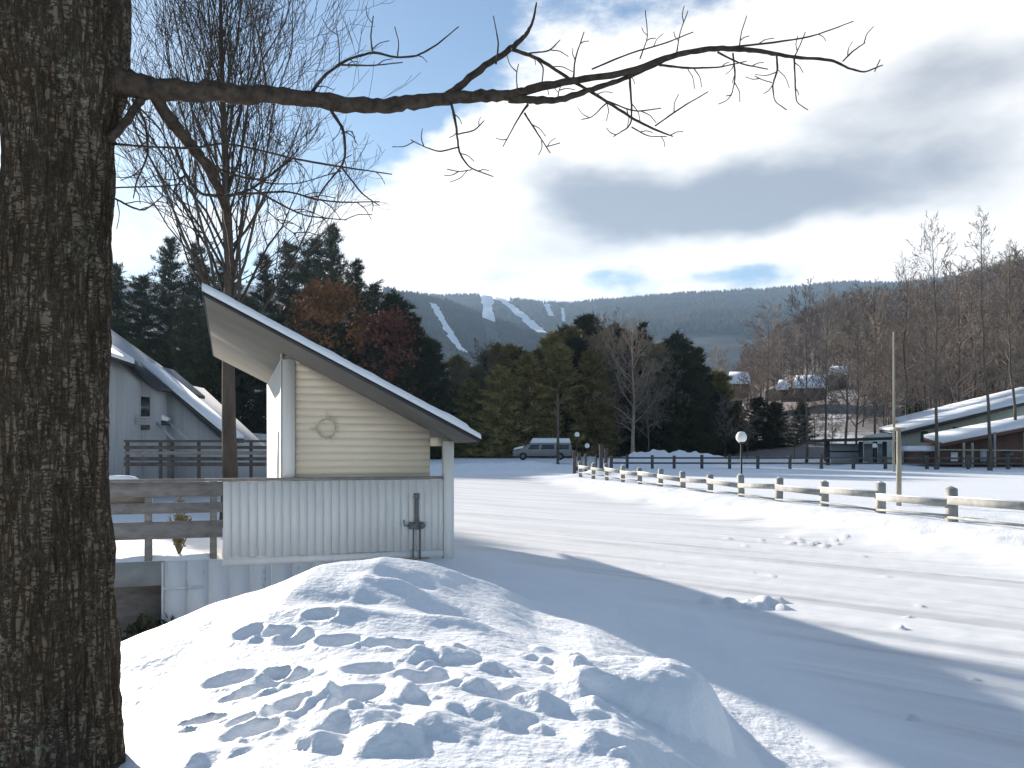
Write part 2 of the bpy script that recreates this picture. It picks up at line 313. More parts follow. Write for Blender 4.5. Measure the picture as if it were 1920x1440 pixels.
# ---- mountains and hillside
ra=(np.array([-3000,0,400,770,830,910,960,1060,1130,1250,1330,1440,1580,1680,1790,1850,1920,2300,5000])-HX)/F
re=(HY-np.array([560,520,530,553,558,556,564,574,566,556,551,546,532,536,521,506,492,470,500]))/F
def zmount(X,Y):
    a=X/np.maximum(Y,1); e=np.interp(a,ra,re)
    p=np.clip((Y-500)/2100,0,1)**1.15
    return 2+e*2600*p*(Y/2600)**.0+ (fbm(X*.002,Y*.002,5)*55+fbm(X*.008,Y*.008,3)*10)*p*np.clip((2600-Y)/900,0,1)+fbm(X*.01,Y*.01,3)*6*p
sa=(np.array([-3000,300,700,770,830,900,960,1010,1060,1150,1300,5000])-HX)/F
se=(HY-np.array([560,545,540,556,566,592,615,640,668,700,760,850]))/F
def zshoulder(X,Y):
    a=X/np.maximum(Y,1); e=np.interp(a,sa,se)
    p=np.clip((Y-450)/1150,0,1)**1.2
    return 1+e*1600*p+(fbm(X*.004+7,Y*.004,4)*26)*p*np.clip((1600-Y)/500,0,1)+fbm(X*.012,Y*.012,3)*4*p-np.clip(Y-1600,0,600)*.35
ha=(np.array([600,1240,1330,1380,1450,1520,1590,1680,1790,1860,1920,2300,3500])-HX)/F
he=(HY-np.array([850,847,808,742,686,638,612,602,586,564,536,500,500]))/F
def zhill(X,Y):
    a=X/np.maximum(Y,1); e=np.interp(a,ha,he)
    p=sstep(0,1,np.clip((Y-95)/365,0,1))*.55+np.clip((Y-95)/365,0,1)*.45
    base=ground(X,np.minimum(Y,300),False)
    return base-.6*(1-np.clip((Y-95)/20,0,1))+e*460*p*np.clip(e*12,0,1)+fbm(X*.02,Y*.02,4)*5*p*np.clip(e*12,0,1)-np.clip(Y-460,0,300)*.3
def fan(name,fn,a0,a1,na,y0,y1,ny,mat):
    a=np.linspace(a0,a1,na); y=np.geomspace(y0,y1,ny); Y=np.repeat(y[:,None],na,1); X=Y*a[None,:]; Z=fn(X,Y)
    i=np.arange(ny-1)[:,None]*na; j=np.arange(na-1)[None,:]
    MB().add(np.stack([X,Y,Z],-1),np.stack([i+j,i+j+1,i+na+j+1,i+na+j],-1).reshape(-1,4)).build(name,mat,None,True,kind='structure')
fan('mountain',zmount,-1.3,1.5,420,480,2650,110,M['mount'])
fan('hill',zshoulder,-1.0,.30,260,440,1900,80,M['mount'])
fan('hillside',zhill,.17,1.5,240,94,640,110,M['hill'])
TRAILS=[('broad white ski trail dropping straight down from the middle of the ridge','m',[(913,557),(914,580),(917,605),(922,620),(925,640),(930,672)],21),
 ('white ski trail slanting down to the right from the middle of the ridge','m',[(936,562),(955,575),(975,592),(995,610),(1016,628)],20),
 ('leftmost white ski trail slanting down beside the dark evergreens','s',[(812,574),(822,592),(836,616),(850,642),(869,666)],16),
 ('short faint ski trail near the low saddle of the ridge','m',[(1024,574),(1030,586),(1034,596)],10),
 ('thin faint ski trail just right of the ridge saddle','m',[(1054,580),(1056,592),(1057,606)],6)]
def hit(x,y,fn,y0,y1):
    Ys=np.linspace(y0,y1,900); X=(x-HX)/F*Ys; Z=CAMH+(HY-y)/F*Ys; k=np.where(fn(X,Ys)>=Z)[0]
    return Ys[k[0]] if len(k) else None
TP=[]
for lab,wh,pts,wd in TRAILS:
    fn,y0,y1=(zmount,600,2640) if wh=='m' else (zshoulder,500,1650)
    P=[]; pts=np.array(pts,float); tt=np.linspace(0,len(pts)-1,26)
    xs=np.interp(tt,np.arange(len(pts)),pts[:,0])+np.random.RandomState(5).randn(26)*.6; yy=np.interp(tt,np.arange(len(pts)),pts[:,1]); lastY=None
    for x,y in zip(xs,yy):
        Yh=hit(x,y,fn,y0,y1)
        if Yh is None: continue
        TP.append((x,y,wd)); row=[]
        w_=wd*(1+.35*math.sin(x*1.7+y*.9)*math.cos(y*.37))
        for q in np.linspace(-.5,.5,5):
            xq=x+q*w_; X=(xq-HX)/F*Yh; row.append((X,Yh-3,float(fn(np.array([X]),np.array([Yh]))[0])+4.5))
        P.append(row)
    if len(P)>1:
        A=np.array(P); n=len(A); i=np.arange(n-1)[:,None]*5; j=np.arange(4)[None,:]
        MB().add(A,np.stack([i+j,i+j+1,i+5+j+1,i+5+j],-1).reshape(-1,4)).build('ski_trail',M['snow_soft'],None,True,label=lab,cat='ski trail')
TPa=np.array(TP)
def spike_forest(name,fn,a0,a1,y0,y1,n,h0,h1,mat,seed,base_off=0,avoid=True,sides=4,wr=.28):
    r=np.random.RandomState(seed); Y=np.sqrt(r.rand(n)*(y1**2-y0**2)+y0**2); a=a0+(a1-a0)*r.rand(n); X=a*Y; Z=fn(X,Y)
    if avoid:
        sx=HX+F*X/Y; sy=HY-F*(Z-CAMH)/Y; keep=np.ones(n,bool)
        for (tx,ty,wd) in TPa: keep&=~((np.abs(sx-tx)<wd*.55+2)&(sy>ty-3)&(sy<ty+8))
        X,Y,Z=X[keep],Y[keep],Z[keep]; n=len(X)
    h=h0+(h1-h0)*r.rand(n); w=h*wr*(.7+.6*r.rand(n)); th=r.rand(n)[:,None]*6.28+np.arange(sides)[None,:]*2*np.pi/sides
    base=np.stack([X[:,None]+w[:,None]*np.cos(th),Y[:,None]+w[:,None]*np.sin(th),(Z+h*.1)[:,None]+0*th],-1)
    top=np.stack([X+r.randn(n)*.5,Y,Z+h],-1)[:,None,:]
    V=np.concatenate([base,top],1).reshape(-1,3); i=np.arange(n)[:,None]*(sides+1); j=np.arange(sides)[None,:]
    f=np.stack([i+j,i+(j+1)%sides,i+sides+0*j],-1).reshape(-1,3)
    MB().add(V,f).build(name,mat,None,label=None,kind='stuff')
spike_forest('mountain_woods',zmount,-.16,.68,1500,2640,26000,9,17,M['far_wood'],1)
spike_forest('ridge_woods',zshoulder,-.16,.14,700,1640,9000,8,15,M['far_wood'],2)
# ------------------------------------------------------------------ tree generators
def bare_tree(seed,H,r0,spread=.5,base=.3,nl=22,up=.6,lv=3,kids_n=(5,4,3),wob=.02,rmin=.010,fork=None,lr=.55):
    r=np.random.RandomState(seed); tr=MB(); cr=MB()
    n=12; T=np.linspace(0,1,n); P=np.stack([np.cumsum(r.randn(n))*wob*H*.25,np.cumsum(r.randn(n))*wob*H*.25,T*H],-1); P[:,:2]-=P[0,:2]
    R=r0*(1-.88*T**.9); R[0]*=1.35
    tr.tube(P,R,10)
    def at(t): return np.array([np.interp(t,T,P[:,k]) for k in range(3)])
    def branch(p,d,L,rad,l):
        m=6 if l==1 else (4 if l==2 else 3); pts=[p]; dirs=[d]; q=p.copy()
        for i in range(m):
            d=d+r.randn(3)*.13+np.array([0,0,.10*up]); d/=np.linalg.norm(d); q=q+d*L/m; pts.append(q); dirs.append(d)
        rr=np.maximum(rad*(1-.8*np.linspace(0,1,m+1)),rmin)
        cr.tube(pts,rr,5 if l==1 else 3,False)
        if l<=lv:
            k=kids_n[l-1]
            for i in range(k):
                t=.25+.75*(i+r.rand())/k; ii=min(int(t*m),m-1); f=t*m-ii; pp=pts[ii]*(1-f)+pts[ii+1]*f; dd=dirs[ii+1]
                v=r.randn(3); v-=dd*np.dot(v,dd); v/=np.linalg.norm(v)+1e-9; an=math.radians(24+28*r.rand())
                branch(pp,dd*math.cos(an)+v*math.sin(an),L*(.42+.25*r.rand())*(1-.35*t),max(rad*(1-.7*t)*.6,rmin),l+1)
    az=r.rand()*6.28
    for k in range(nl):
        t=base+(1-base)*((k+r.rand()*.8)/nl)**.9; t=min(t,.97); az+=2.4+r.randn()*.3
        L=H*spread*(1-t*.62)*(.65+.5*r.rand()); e=up*(.55+.7*t)+.15*r.randn()
        d=np.array([math.cos(az),math.sin(az),max(e,.05)*1.4]); d/=np.linalg.norm(d)
        branch(at(t),d,L,max(np.interp(t,T,R)*lr,.02),1)
    return tr,cr
def tris(mb,C,D,l,w,r):
    n=len(C); v=r.randn(n,3); v-=D*np.sum(v*D,1)[:,None]; v/=np.linalg.norm(v,axis=1)[:,None]+1e-9
    a=C-v*w[:,None]*.5; b=C+v*w[:,None]*.5; c=C+D*l[:,None]
    mb.add(np.stack([a,b,c],1).reshape(-1,3),np.arange(n*3).reshape(-1,3))
def conifer(seed,H,R,base=.12,nw=34,per=6,cl=9,tri=9,droop=.1,irregular=.35,nl=.5,nwid=.10,top=.9):
    r=np.random.RandomState(seed); tr=MB(); cr=MB()
    T=np.linspace(0,1,9); P=np.stack([np.cumsum(r.randn(9))*.004*H,np.cumsum(r.randn(9))*.004*H,T*H],-1); P[:,:2]-=P[0,:2]
    tr.tube(P,H*.016*(1-.93*T)+.01,8)
    C=[];D=[]
    side=r.rand(12)*irregular
    for k in range(nw):
        t=base+(1-base)*((k+.5)/nw); z=t*H
        for j in range(per):
            az=r.rand()*6.283; Rr=R*(1-t)**top*(1.05-irregular*r.rand()-side[int(az/6.284*12)]*.6)+.25
            if r.rand()<.10: Rr*=1.25
            d=np.array([math.cos(az),math.sin(az),0]); o=np.array([np.interp(t,T,P[:,0]),np.interp(t,T,P[:,1]),z+r.randn()*.15])
            e=o+d*Rr+np.array([0,0,Rr*(.30*t*2-.35*droop*3*(1-t))+r.randn()*.15])
            cr.tube([o,(o+e)/2+np.array([0,0,-.03*Rr]),e],[.04,.03,.012],3,False)
            m=max(3,int(cl*Rr/R*1.3)+2)
            s=.18+.85*r.rand(m); c=o+(e-o)*s[:,None]+r.randn(m,3)*np.array([.22,.22,.05])*(.3+.15*Rr)
            dd=np.repeat(((e-o)/np.linalg.norm(e-o))[None],m,0)
            C.append(np.repeat(c,tri,0)); D.append(np.repeat(dd,tri,0))
    C=np.concatenate(C); D=np.concatenate(D); n=len(C)
    C=C+r.randn(n,3)*np.array([.12,.12,.06])*nl*2; D=D*.7+r.randn(n,3)*.55+np.array([0,0,.28]); D/=np.linalg.norm(D,axis=1)[:,None]
    tris(cr,C,D,nl*(.6+.7*r.rand(n)),nwid*(.6+.8*r.rand(n)),r)
    return tr,cr
def leafy(seed,H,R,n=9000,base=.2,ls=.28):
    tr,cr=bare_tree(seed,H*.92,H*.014,.42,base,18,.6,2,(4,3,2)); r=np.random.RandomState(seed+50)
    nc=150; th=r.rand(nc)*6.28; u=r.rand(nc); hh=base+.05+(1-base-.05)*u; rad=R*np.sqrt(np.clip(1-((u-.38)/.66)**2,0.02,1))*np.sqrt(r.rand(nc))
    cc=np.stack([rad*np.cos(th),rad*np.sin(th),hh*H],-1); cs=.35+.5*r.rand(nc)
    idx=r.randint(0,nc,n); C=cc[idx]+r.randn(n,3)*(cs[idx]*.75)[:,None]*np.array([1,1,.75]); D=r.randn(n,3)+np.array([0,0,-.3]); D/=np.linalg.norm(D,axis=1)[:,None]
    tris(cr,C,D,ls*(.6+.8*r.rand(n)),ls*.75*(.6+.8*r.rand(n)),r); return tr,cr
def tree(name,label,cat,meshes,mats,x,Y,group=None,rz=0,zoff=0,surf=None):
    X=(x-HX)/F*Y; z=(surf(X,Y) if surf else gz(X,Y))+zoff
    t=thing(name,label,cat,(X,Y,z-.08),group)
    w=WL[t.name]; WL[t.name]=(0,0,0)
    meshes[0].build('trunk',mats[0],t,True); meshes[1].build('crown',mats[1],t)
    WL[t.name]=w; t.rotation_euler=(0,0,rz); return t
def hl(y_top,Y,x):   # tree height so that its top shows at picture row y_top
    X=(x-HX)/F*Y; return CAMH+(HY-y_top)/F*Y-gz(X,Y)
# left wood: tall feathery pines
PP=[(conifer(21,24,7.2,.06,30,7,12,9,.0,.65,.95,.13,.50),24),(conifer(22,22,7.0,.06,28,7,12,9,.0,.65,.95,.13,.42),22),(conifer(23,26,7.4,.08,32,7,12,9,-.05,.7,.95,.13,.55),26)]
SP=[(conifer(24,18,4.2,.03,36,7,9,9,.2,.3,.6,.14,.75),18),(conifer(25,17,4.8,.03,34,8,9,9,.1,.40,.7,.15,.50),17)]
protos={}
def placed(kind,meshes,H,mats,name,cat):
    protos[kind]=dict(m=meshes,H=H,mats=mats,name=name,cat=cat,o=None)
placed('pine0',PP[0][0],PP[0][1],(M['trunk'],M['needle']),'pine_tree','pine tree')
placed('pine1',PP[1][0],PP[1][1],(M['trunk'],M['needle']),'pine_tree','pine tree')
placed('pine2',PP[2][0],PP[2][1],(M['trunk'],M['needle']),'pine_tree','pine tree')
placed('spruce0',SP[0][0],SP[0][1],(M['trunk'],M['needle_dark']),'spruce_tree','spruce tree')
placed('spruce1',SP[1][0],SP[1][1],(M['trunk'],M['needle_dark']),'spruce_tree','spruce tree')
placed('olive0',conifer(26,16,4.4,.03,32,8,9,9,.1,.4,.7,.15,.55),16,(M['trunk'],M['needle_olive']),'evergreen_tree','evergreen tree')
placed('rust',leafy(31,13,3.6,9000,.15,.30),13,(M['trunk'],M['rust']),'beech_tree','tree')
placed('russet',leafy(32,11,3.0,7000,.15,.30),11,(M['trunk'],M['russet']),'oak_tree','tree')
placed('bare0',bare_tree(41,16,.17,.34,.25,26,.75,3,(5,4,3)),16,(M['trunk'],M['twig']),'bare_tree','bare tree')
placed('bare1',bare_tree(42,15,.15,.40,.25,28,.6,3,(5,4,3),.02,.019),15,(M['trunk'],M['twig_red']),'bare_tree','bare tree')
placed('bare2',bare_tree(43,17,.15,.32,.3,28,.8,3,(5,4,3),.02,.018),17,(M['trunk'],M['twig_red']),'bare_tree','bare tree')
placed('bare3',bare_tree(44,14,.14,.44,.2,28,.65,3,(5,4,3),.02,.019),14,(M['trunk'],M['twig']),'bare_tree','bare tree')
placed('pole0',bare_tree(45,19,.16,.20,.45,24,.9,3,(4,4,3)),19,(M['trunk'],M['twig']),'bare_tree','bare tree')
def put(kind,x,ytop,Y,label,group=None,wide=1.0,surf=None,rz=None):
    p=protos[kind]; X=(x-HX)/F*Y
    z=surf(np.array([X]),np.array([Y]))[0] if surf else gz(X,Y); z=float(z)
    Hn=CAMH+(HY-ytop)/F*Y-z; s=Hn/p['H']; rz=rnd.random()*6.28 if rz is None else rz
    if p['o'] is None:
        t=thing(p['name'],label,p['cat'],(0,0,0),group); p['m'][0].build('trunk',p['mats'][0],t,True); p['m'][1].build('crown',p['mats'][1],t); p['o']=t
        t.location=(X,Y,z-.1); t.rotation_euler=(0,0,rz); t.scale=(s*wide,s*wide,s)
    else:
        t=dup(p['o'],(X,Y,z-.1),rz,(s*wide,s*wide,s),label,group)
        if not group and 'group' in t: del t['group']
    return t
G1='tall pines in the wood behind the shed'
PL='dark feathery pine in the tall wood behind the shed'
for k,x,yt,Y,w in (('pine0',222,500,92,1),('pine1',268,520,88,1),('pine2',318,448,94,.9),('pine0',372,462,90,.9),('pine1',425,500,96,1),('pine2',495,478,92,.9),('pine0',545,458,95,1),('pine2',622,424,90,.85),('pine1',590,450,98,.9),('pine0',668,492,94,.9),('pine1',700,535,99,1),('pine1',170,470,96,1),('pine2',60,440,96,1),('pine0',110,480,92,1),('pine1',-40,460,99,1.1),('pine2',-130,470,96,1.1),('pine1',460,560,84,1.1),('pine0',350,560,83,1.1),('pine1',560,570,85,1.1)):
    put(k,x,yt,Y+54,PL,G1,w)
put('pine1',118,474,60,'pine mostly hidden by the near trunk, beside the white condominium',None,.9)
SLB='low dark spruce at the right foot of the pine wood behind the shed'
for k,x,yt,Y,w in (('spruce1',742,560,92,1.25),('spruce0',782,590,90,1.3),('spruce1',808,640,88,1.3),('spruce0',765,660,86,1.3),('spruce1',700,650,86,1.4),('spruce1',640,618,86,1.4),('spruce1',590,606,86,1.4),('spruce1',250,640,86,1.5),('spruce0',310,640,85,1.5),('spruce1',520,598,86,1.5),('spruce0',200,690,86,1.5),('spruce1',400,590,86,1.5),('spruce1',455,594,86,1.5)):
    put(k,x,yt,Y+10,SLB,'low spruces at the foot of the pine wood')
put('rust',612,535,98,'orange brown beech still in leaf in front of the dark pines')
put('russet',722,592,98,'dull red oak still in leaf right of the orange beech')
# middle clump across the road
CL='evergreen in the dense clump beyond the road'
for k,x,yt,Y,w in (('olive0',1045,650,99,1.3),('olive0',990,668,98,1.3),('olive0',935,690,97,1.3),('spruce1',1080,640,101,1.2),('olive0',1110,660,98,1.1),('olive0',880,715,98,1.3),('spruce1',1285,668,98,1.2),('olive0',1040,630,112,1.1),('olive0',860,672,120,1.3),('spruce1',920,662,122,1.3),('olive0',960,652,120,1.3),('spruce1',1060,618,124,1.2),('olive0',1130,632,110,1.2),('spruce1',1180,640,110,1.2),('olive0',1225,650,108,1.2),('spruce1',1262,660,108,1.2),('olive0',850,735,104,1.5),('olive0',980,720,104,1.5),('spruce1',1170,720,106,1.5),('spruce1',1230,720,106,1.5),('spruce1',1318,720,104,1.2),('spruce1',1030,790,100,1.8),('olive0',900,800,100,1.8),('spruce1',1110,790,100,1.8),('spruce1',1290,780,101,1.6),('spruce1',1210,790,102,1.8),('spruce1',1098,598,116,1.0),('olive0',1010,660,108,1.1),('spruce0',1140,612,118,1.1),('olive0',1075,622,112,1.1),('spruce0',1200,610,120,1.0),('spruce1',1165,622,122,1.1),('spruce1',1272,632,116,1.0),('spruce0',1245,640,120,1.1),('spruce1',1300,655,112,1.15),('spruce0',1322,690,110,1.2),('spruce1',985,665,118,1.1),('olive0',935,650,116,1.0),('olive0',895,690,112,1.2),('spruce1',870,730,108,1.2),('olive0',1110,690,104,1.3),('spruce0',1060,700,104,1.4),('spruce1',1020,730,102,1.4),('spruce0',1290,720,106,1.4),('spruce1',1130,740,104,1.4),('olive0',905,770,102,1.3),('spruce0',955,740,106,1.4)):
    put(k,x,yt,Y,CL,'evergreens in the clump beyond the road',w)
pb=bare_tree(61,15.5,.26,.42,.18,28,.75,3,(5,4,3))
tree('bare_tree','pale barked bare tree standing in front of the middle evergreens','bare tree',pb,(M['trunk_pale'],M['twig_pale']),1186,96)
for k,x,yt,Y in (('bare1',1120,640,100),('bare1',1238,655,100),('bare3',1160,655,102),('bare2',862,690,100),('bare1',905,655,104),('bare1',1265,690,98),('bare3',1215,700,94),('bare1',1190,630,104),('bare3',1140,625,106)):
    put(k,x,yt,Y,'brown bare tree mixed into the dense clump beyond the road','bare trees in the clump beyond the road')
# right-hand tall bare trees
put('bare0',1756,448,60,'tall bare tree left of the lodge roofs, bushy at the top',None,.75)
put('pole0',1856,412,58,'tallest slender bare tree, standing before the lodge roofs',None,.9)
put('pole0',1905,470,66,'bare tree at the right edge above the red brown lodge',None,1)
put('bare2',1512,560,78,'bare tree with a thick dark trunk left of the open shelter',None,.9)
put('bare0',1548,565,82,'bare tree rising directly behind the open shelter roof',None,.8)
put('bare3',1608,590,86,'bare tree with a wide crown behind the shelter right half',None,.9)
for k,x,yt,Y in (('bare1',1440,600,118),('bare1',1585,580,98),('bare2',1640,560,100),('bare0',1700,520,96),('bare2',1735,540,104),('bare1',1790,520,98),('bare2',1825,520,104),('bare0',1885,500,98),('bare1',1930,500,100),('bare3',1400,755,96),('bare1',1360,750,100),('bare3',1490,760,90),('bare3',1560,755,92),('bare1',1655,680,94),('bare2',1460,750,112),('bare1',1530,745,112)):
    put(k,x,yt,Y,'brown bare tree along the foot of the right hillside','bare trees at the foot of the hillside')
r=random.Random(99); cnt=0
while cnt<185:
    Y=112+150*r.random()**1.2; x=1345+640*r.random(); X=(x-HX)/F*Y
    zh=float(zhill(np.array([X]),np.array([Y]))[0]); sy=HY-(zh-CAMH)/Y*F
    hgt=9+6*r.random()
    if 1348<x<1612 and Y<195 and sy-hgt/Y*F<742 and sy>690 and r.random()<.94: continue
    if 1630<x<1700 and 600<sy<700 and sy-hgt/Y*F<650 and r.random()<.8: continue
    k=r.choice(['bare1','bare2','bare1','bare3','bare0','bare2']); put(k,x,sy-hgt/Y*F,Y,'bare brown tree in the woods covering the right hillside','trees covering the right hillside',.9+.4*r.random(),zhill); cnt+=1
for (x,yt,Y,kk) in ((1352,742,108,'spruce1'),(1385,752,110,'spruce0'),(1420,748,112,'spruce1'),(1455,756,112,'spruce1'),(1500,752,114,'spruce0'),(1345,700,116,'olive0')): put(kk,x,yt,Y,'low dark evergreen at the foot of the hillside below the snow roofed houses','low evergreens below the hillside houses',1.5)
for i in range(22):
    Y=130+110*r.random(); x=1640+330*r.random(); X=(x-HX)/F*Y; zh=float(zhill(np.array([X]),np.array([Y]))[0]); sy=HY-(zh-CAMH)/Y*F
    put(r.choice(['spruce0','spruce1','olive0']),x,sy-(10+4*r.random())/Y*F,Y,'dark evergreen scattered among the bare hillside trees','evergreens on the right hillside',1,zhill)
def hill_stuff():
    rr=np.random.RandomState(8); mb=MB(); n=4300
    Y=np.sqrt(rr.rand(n)*(475**2-215**2)+215**2); a=.24+.46*rr.rand(n); X=a*Y; Z=zhill(X,Y); h=9+7*rr.rand(n)
    C=[];D=[];l=[];w=[]
    for k in range(16):
        t=.15+.8*rr.rand(n); c=np.stack([X,Y,Z+h*t],-1); ang=rr.rand(n)*6.28; d=np.stack([np.cos(ang)*.7,np.sin(ang)*.7,.5+.6*rr.rand(n)],-1); d/=np.linalg.norm(d,axis=1)[:,None]
        C.append(c);D.append(d);l.append(h*(.2+.2*rr.rand(n))*(1.15-t));w.append(.22+.2*rr.rand(n))
    C.append(np.stack([X,Y,Z-.3],-1)); D.append(np.repeat([[0,0,1.]],n,0)); l.append(h); w.append(.3+.1*rr.rand(n))
    tris(mb,np.concatenate(C),np.concatenate(D),np.concatenate(l),np.concatenate(w),rr)
    mb.build('hillside_woods',M['hill_wood'],None,kind='stuff')
hill_stuff()
# tall bare tree behind the shed
tb=bare_tree(70,16.5,.24,.64,.24,60,1.9,3,(7,5,4),.010,.006,None,.33)
X=(432-HX)/F*23.
tree('bare_tree','tall fan shaped bare tree rising behind the shed roof','bare tree',tb,(M['trunk'],M['twig_dark']),432,23.0,zoff=0)
# ------------------------------------------------------------------ foreground tree
def near_tree():
    Yt=3.55
    base=px(100,850,Yt); t=thing('shade_tree','big rough barked tree trunk at the left edge with a long bough','tree',(base[0],Yt,.35))
    rows=[(1700,90,150),(1440,93,128),(1357,98,116),(1250,99,112),(1150,97,108),(1050,96,104),(950,93,101),(850,92,99),(750,92,99),(600,96,99),(500,101,95),(420,107,92),(330,112,90),(260,113,91),(200,113,103),(150,110,113),(82,110,120),(-20,112,116),(-200,118,112),(-600,130,100),(-1200,150,80),(-2200,160,50)]
    ys=np.array([q[0] for q in rows],float); n=620; yy=np.linspace(1700,-2200,n); o=np.argsort(ys)
    cx=np.interp(yy,ys[o],np.array([q[1] for q in rows])[o]); rr=np.interp(yy,ys[o],np.array([q[2] for q in rows])[o])
    k=np.ones(9)/9; cx=np.convolve(np.pad(cx,4,'edge'),k,'valid'); rr=np.convolve(np.pad(rr,4,'edge'),k,'valid')
    m=220; th=np.arange(m)*2*np.pi/m
    R=(rr/F*Yt)[:,None]; z=(CAMH+(HY-yy)/F*Yt)[:,None]+0*th
    arc=th*0.23
    ridg=np.abs(perlin((th*0.23/.030)[None,:]+1.2*perlin(z*3,th[None,:]*.7),z*2.4+0*th)); ridg=np.minimum(ridg,np.abs(th[None,:]-2*np.pi)*1+9)
    disp=.020*(np.clip(ridg*2.2,0,1)-.5)+.012*fbm(th[None,:]*9+z*2,z*7+0*th,3)+.012*fbm(np.cos(th)[None,:]*2+5,z*1.6+np.sin(th)[None,:]*2,3)
    Rr=R+disp
    V=np.stack([(cx/F*Yt-HX/F*Yt)[:,None]+Rr*np.cos(th),Yt+Rr*np.sin(th),z],-1)
    i=np.arange(n-1)[:,None]*m; j=np.arange(m)[None,:]; kk=(j+1)%m
    MB().add(V,np.stack([i+j,i+kk,i+m+kk,i+m+j],-1).reshape(-1,4)).build('trunk',M['bark'],t,True)
    rg=random.Random(4)
    def D(x): return Yt+(x-205)/1450*1.25
    def poly(mb,pts,sides=8,yo=0,jit=.0):
        a=np.array(pts,float); s=np.linspace(0,len(a)-1,(len(a)-1)*6+1); b=np.stack([np.interp(s,np.arange(len(a)),a[:,c]) for c in range(3)],-1)
        if len(b)>6:
            kern=np.array([1,2,3,2,1])/9.; pad=np.pad(b,((2,2),(0,0)),'edge'); sm=np.stack([np.convolve(pad[:,c],kern,'valid') for c in range(3)],-1); sm[0]=b[0]; sm[-1]=b[-1]; b=sm
        P=[];R=[]; n=len(b)
        for q,(x,y,w) in enumerate(b):
            Y=D(x)+yo*q/n+jit*math.sin(q*.35+len(pts)); j=w*.10
            P.append(px(x+rg.uniform(-j,j),y+rg.uniform(-j,j),Y)); R.append(max(w,1.6)*.5/F*Y*(1+rg.uniform(-.10,.10)))
        mb.tube(P,R,sides)
    lb=MB()
    poly(lb,[(150,146,64),(205,150,52),(260,163,46),(330,170,40),(420,172,36),(500,178,32),(600,190,30),(700,200,28),(760,193,26),(840,182,24),(900,180,22),(965,178,19)],12)
    poly(lb,[(955,178,17),(1000,166,16),(1080,150,14),(1180,135,12),(1260,105,11),(1330,90,10),(1400,93,9),(1440,98,8),(1490,108,6),(1560,112,5),(1590,128,4),(1620,136,3),(1655,122,2)],8,.05)
    poly(lb,[(955,184,16),(1000,188,15),(1050,188,12),(1100,170,11),(1160,152,9),(1220,125,8),(1262,106,7)],8,.06)
    poly(lb,[(840,180,15),(900,130,13),(960,90,11),(985,68,8),(1000,40,5),(1006,5,3)],8,.3)
    limb=lb.build('bough',M['limb'],t,True)
    tw=MB()
    T=[[(960,92,8),(1010,110,7),(1070,150,6),(1130,185,6),(1190,225,5),(1240,248,4),(1262,256,2)],
     [(620,205,7),(645,245,6),(648,290,5),(640,313,4),(600,360,3),(588,400,2)],[(640,313,4),(680,365,3),(712,386,2)],[(640,250,3),(655,245,2),(662,248,2)],
     [(846,192,6),(856,240,5),(860,285,4),(880,315,3),(925,331,2)],[(857,252,3),(890,245,3),(908,226,2)],[(858,276,3),(825,285,3),(795,275,2),(770,262,2)],[(885,318,2),(860,322,2),(838,317,2)],
     [(990,195,5),(970,225,3),(943,275,2)],[(983,212,4),(1008,250,3),(1032,287,2)],[(1025,275,2),(1050,268,2)],
     [(583,175,7),(610,140,6),(650,112,5),(700,97,5),(740,108,4),(780,106,4),(820,84,3),(860,50,2)],[(698,98,4),(695,70,3),(700,30,2)],[(640,122,4),(700,123,3),(755,117,2)],[(745,108,3),(748,80,2),(740,50,2)],[(636,120,3),(636,85,2),(630,50,2)],
     [(1180,140,5),(1184,190,4),(1184,235,3),(1150,256,2)],[(1184,238,3),(1215,256,2),(1250,256,2)],[(1374,100,4),(1379,145,3),(1372,178,2),(1362,180,2)],[(1456,102,4),(1458,132,4),(1448,160,3),(1452,190,2),(1475,206,2)],[(1489,110,4),(1491,160,3),(1493,192,2),(1515,206,2)],[(1448,155,2),(1430,150,2),(1415,143,2)],
     [(1235,122,5),(1290,128,4),(1345,127,3),(1400,115,2)],[(1345,98,4),(1390,120,3),(1440,130,2)],[(1228,236,3),(1280,200,3),(1328,172,2)],[(1140,190,3),(1190,210,3),(1240,203,2)],[(1140,190,3),(1110,220,2),(1090,224,2)],
     [(1075,148,4),(1078,110,3),(1095,60,2)],[(1110,130,4),(1180,100,3),(1240,84,3),(1300,60,2)],[(1000,105,3),(1020,125,3),(1014,170,2)],[(970,170,3),(968,140,2),(972,120,2)],
     [(1580,115,3),(1600,95,3),(1622,80,2)],[(1490,106,3),(1500,85,2),(1510,60,2)],[(1640,134,2),(1650,112,2)],[(1330,92,5),(1420,84,4),(1520,70,3),(1600,40,2)],[(930,120,4),(935,80,3),(925,30,2)],[(990,100,3),(1030,96,3),(1050,75,2)],
     [(1200,110,3),(1215,70,2),(1210,20,2)],[(1268,104,3),(1275,60,2),(1290,20,2)],[(1386,92,3),(1390,60,2),(1400,30,2)],[(500,176,5),(495,130,4),(487,80,3),(470,10,2)],[(1045,188,3),(1048,170,2),(1052,160,2)]]
    for i,q in enumerate(T): poly(tw,q,5,rg.uniform(-.25,.25),.02)
    # fine side twigs with buds
    for q in T:
        for s in range(len(q)-1):
            if rg.random()<.75:
                f=rg.random(); x=q[s][0]*(1-f)+q[s+1][0]*f; y=q[s][1]*(1-f)+q[s+1][1]*f; a=math.atan2(q[s+1][1]-q[s][1],q[s+1][0]-q[s][0])+rg.choice([-1,1])*rg.uniform(.5,1.0); L=rg.uniform(14,46)
                poly(tw,[(x,y,2.2),(x+L*.5*math.cos(a),y+L*.5*math.sin(a),1.8),(x+L*math.cos(a+.25),y+L*math.sin(a+.25),1.3)],4,rg.uniform(-.1,.1))
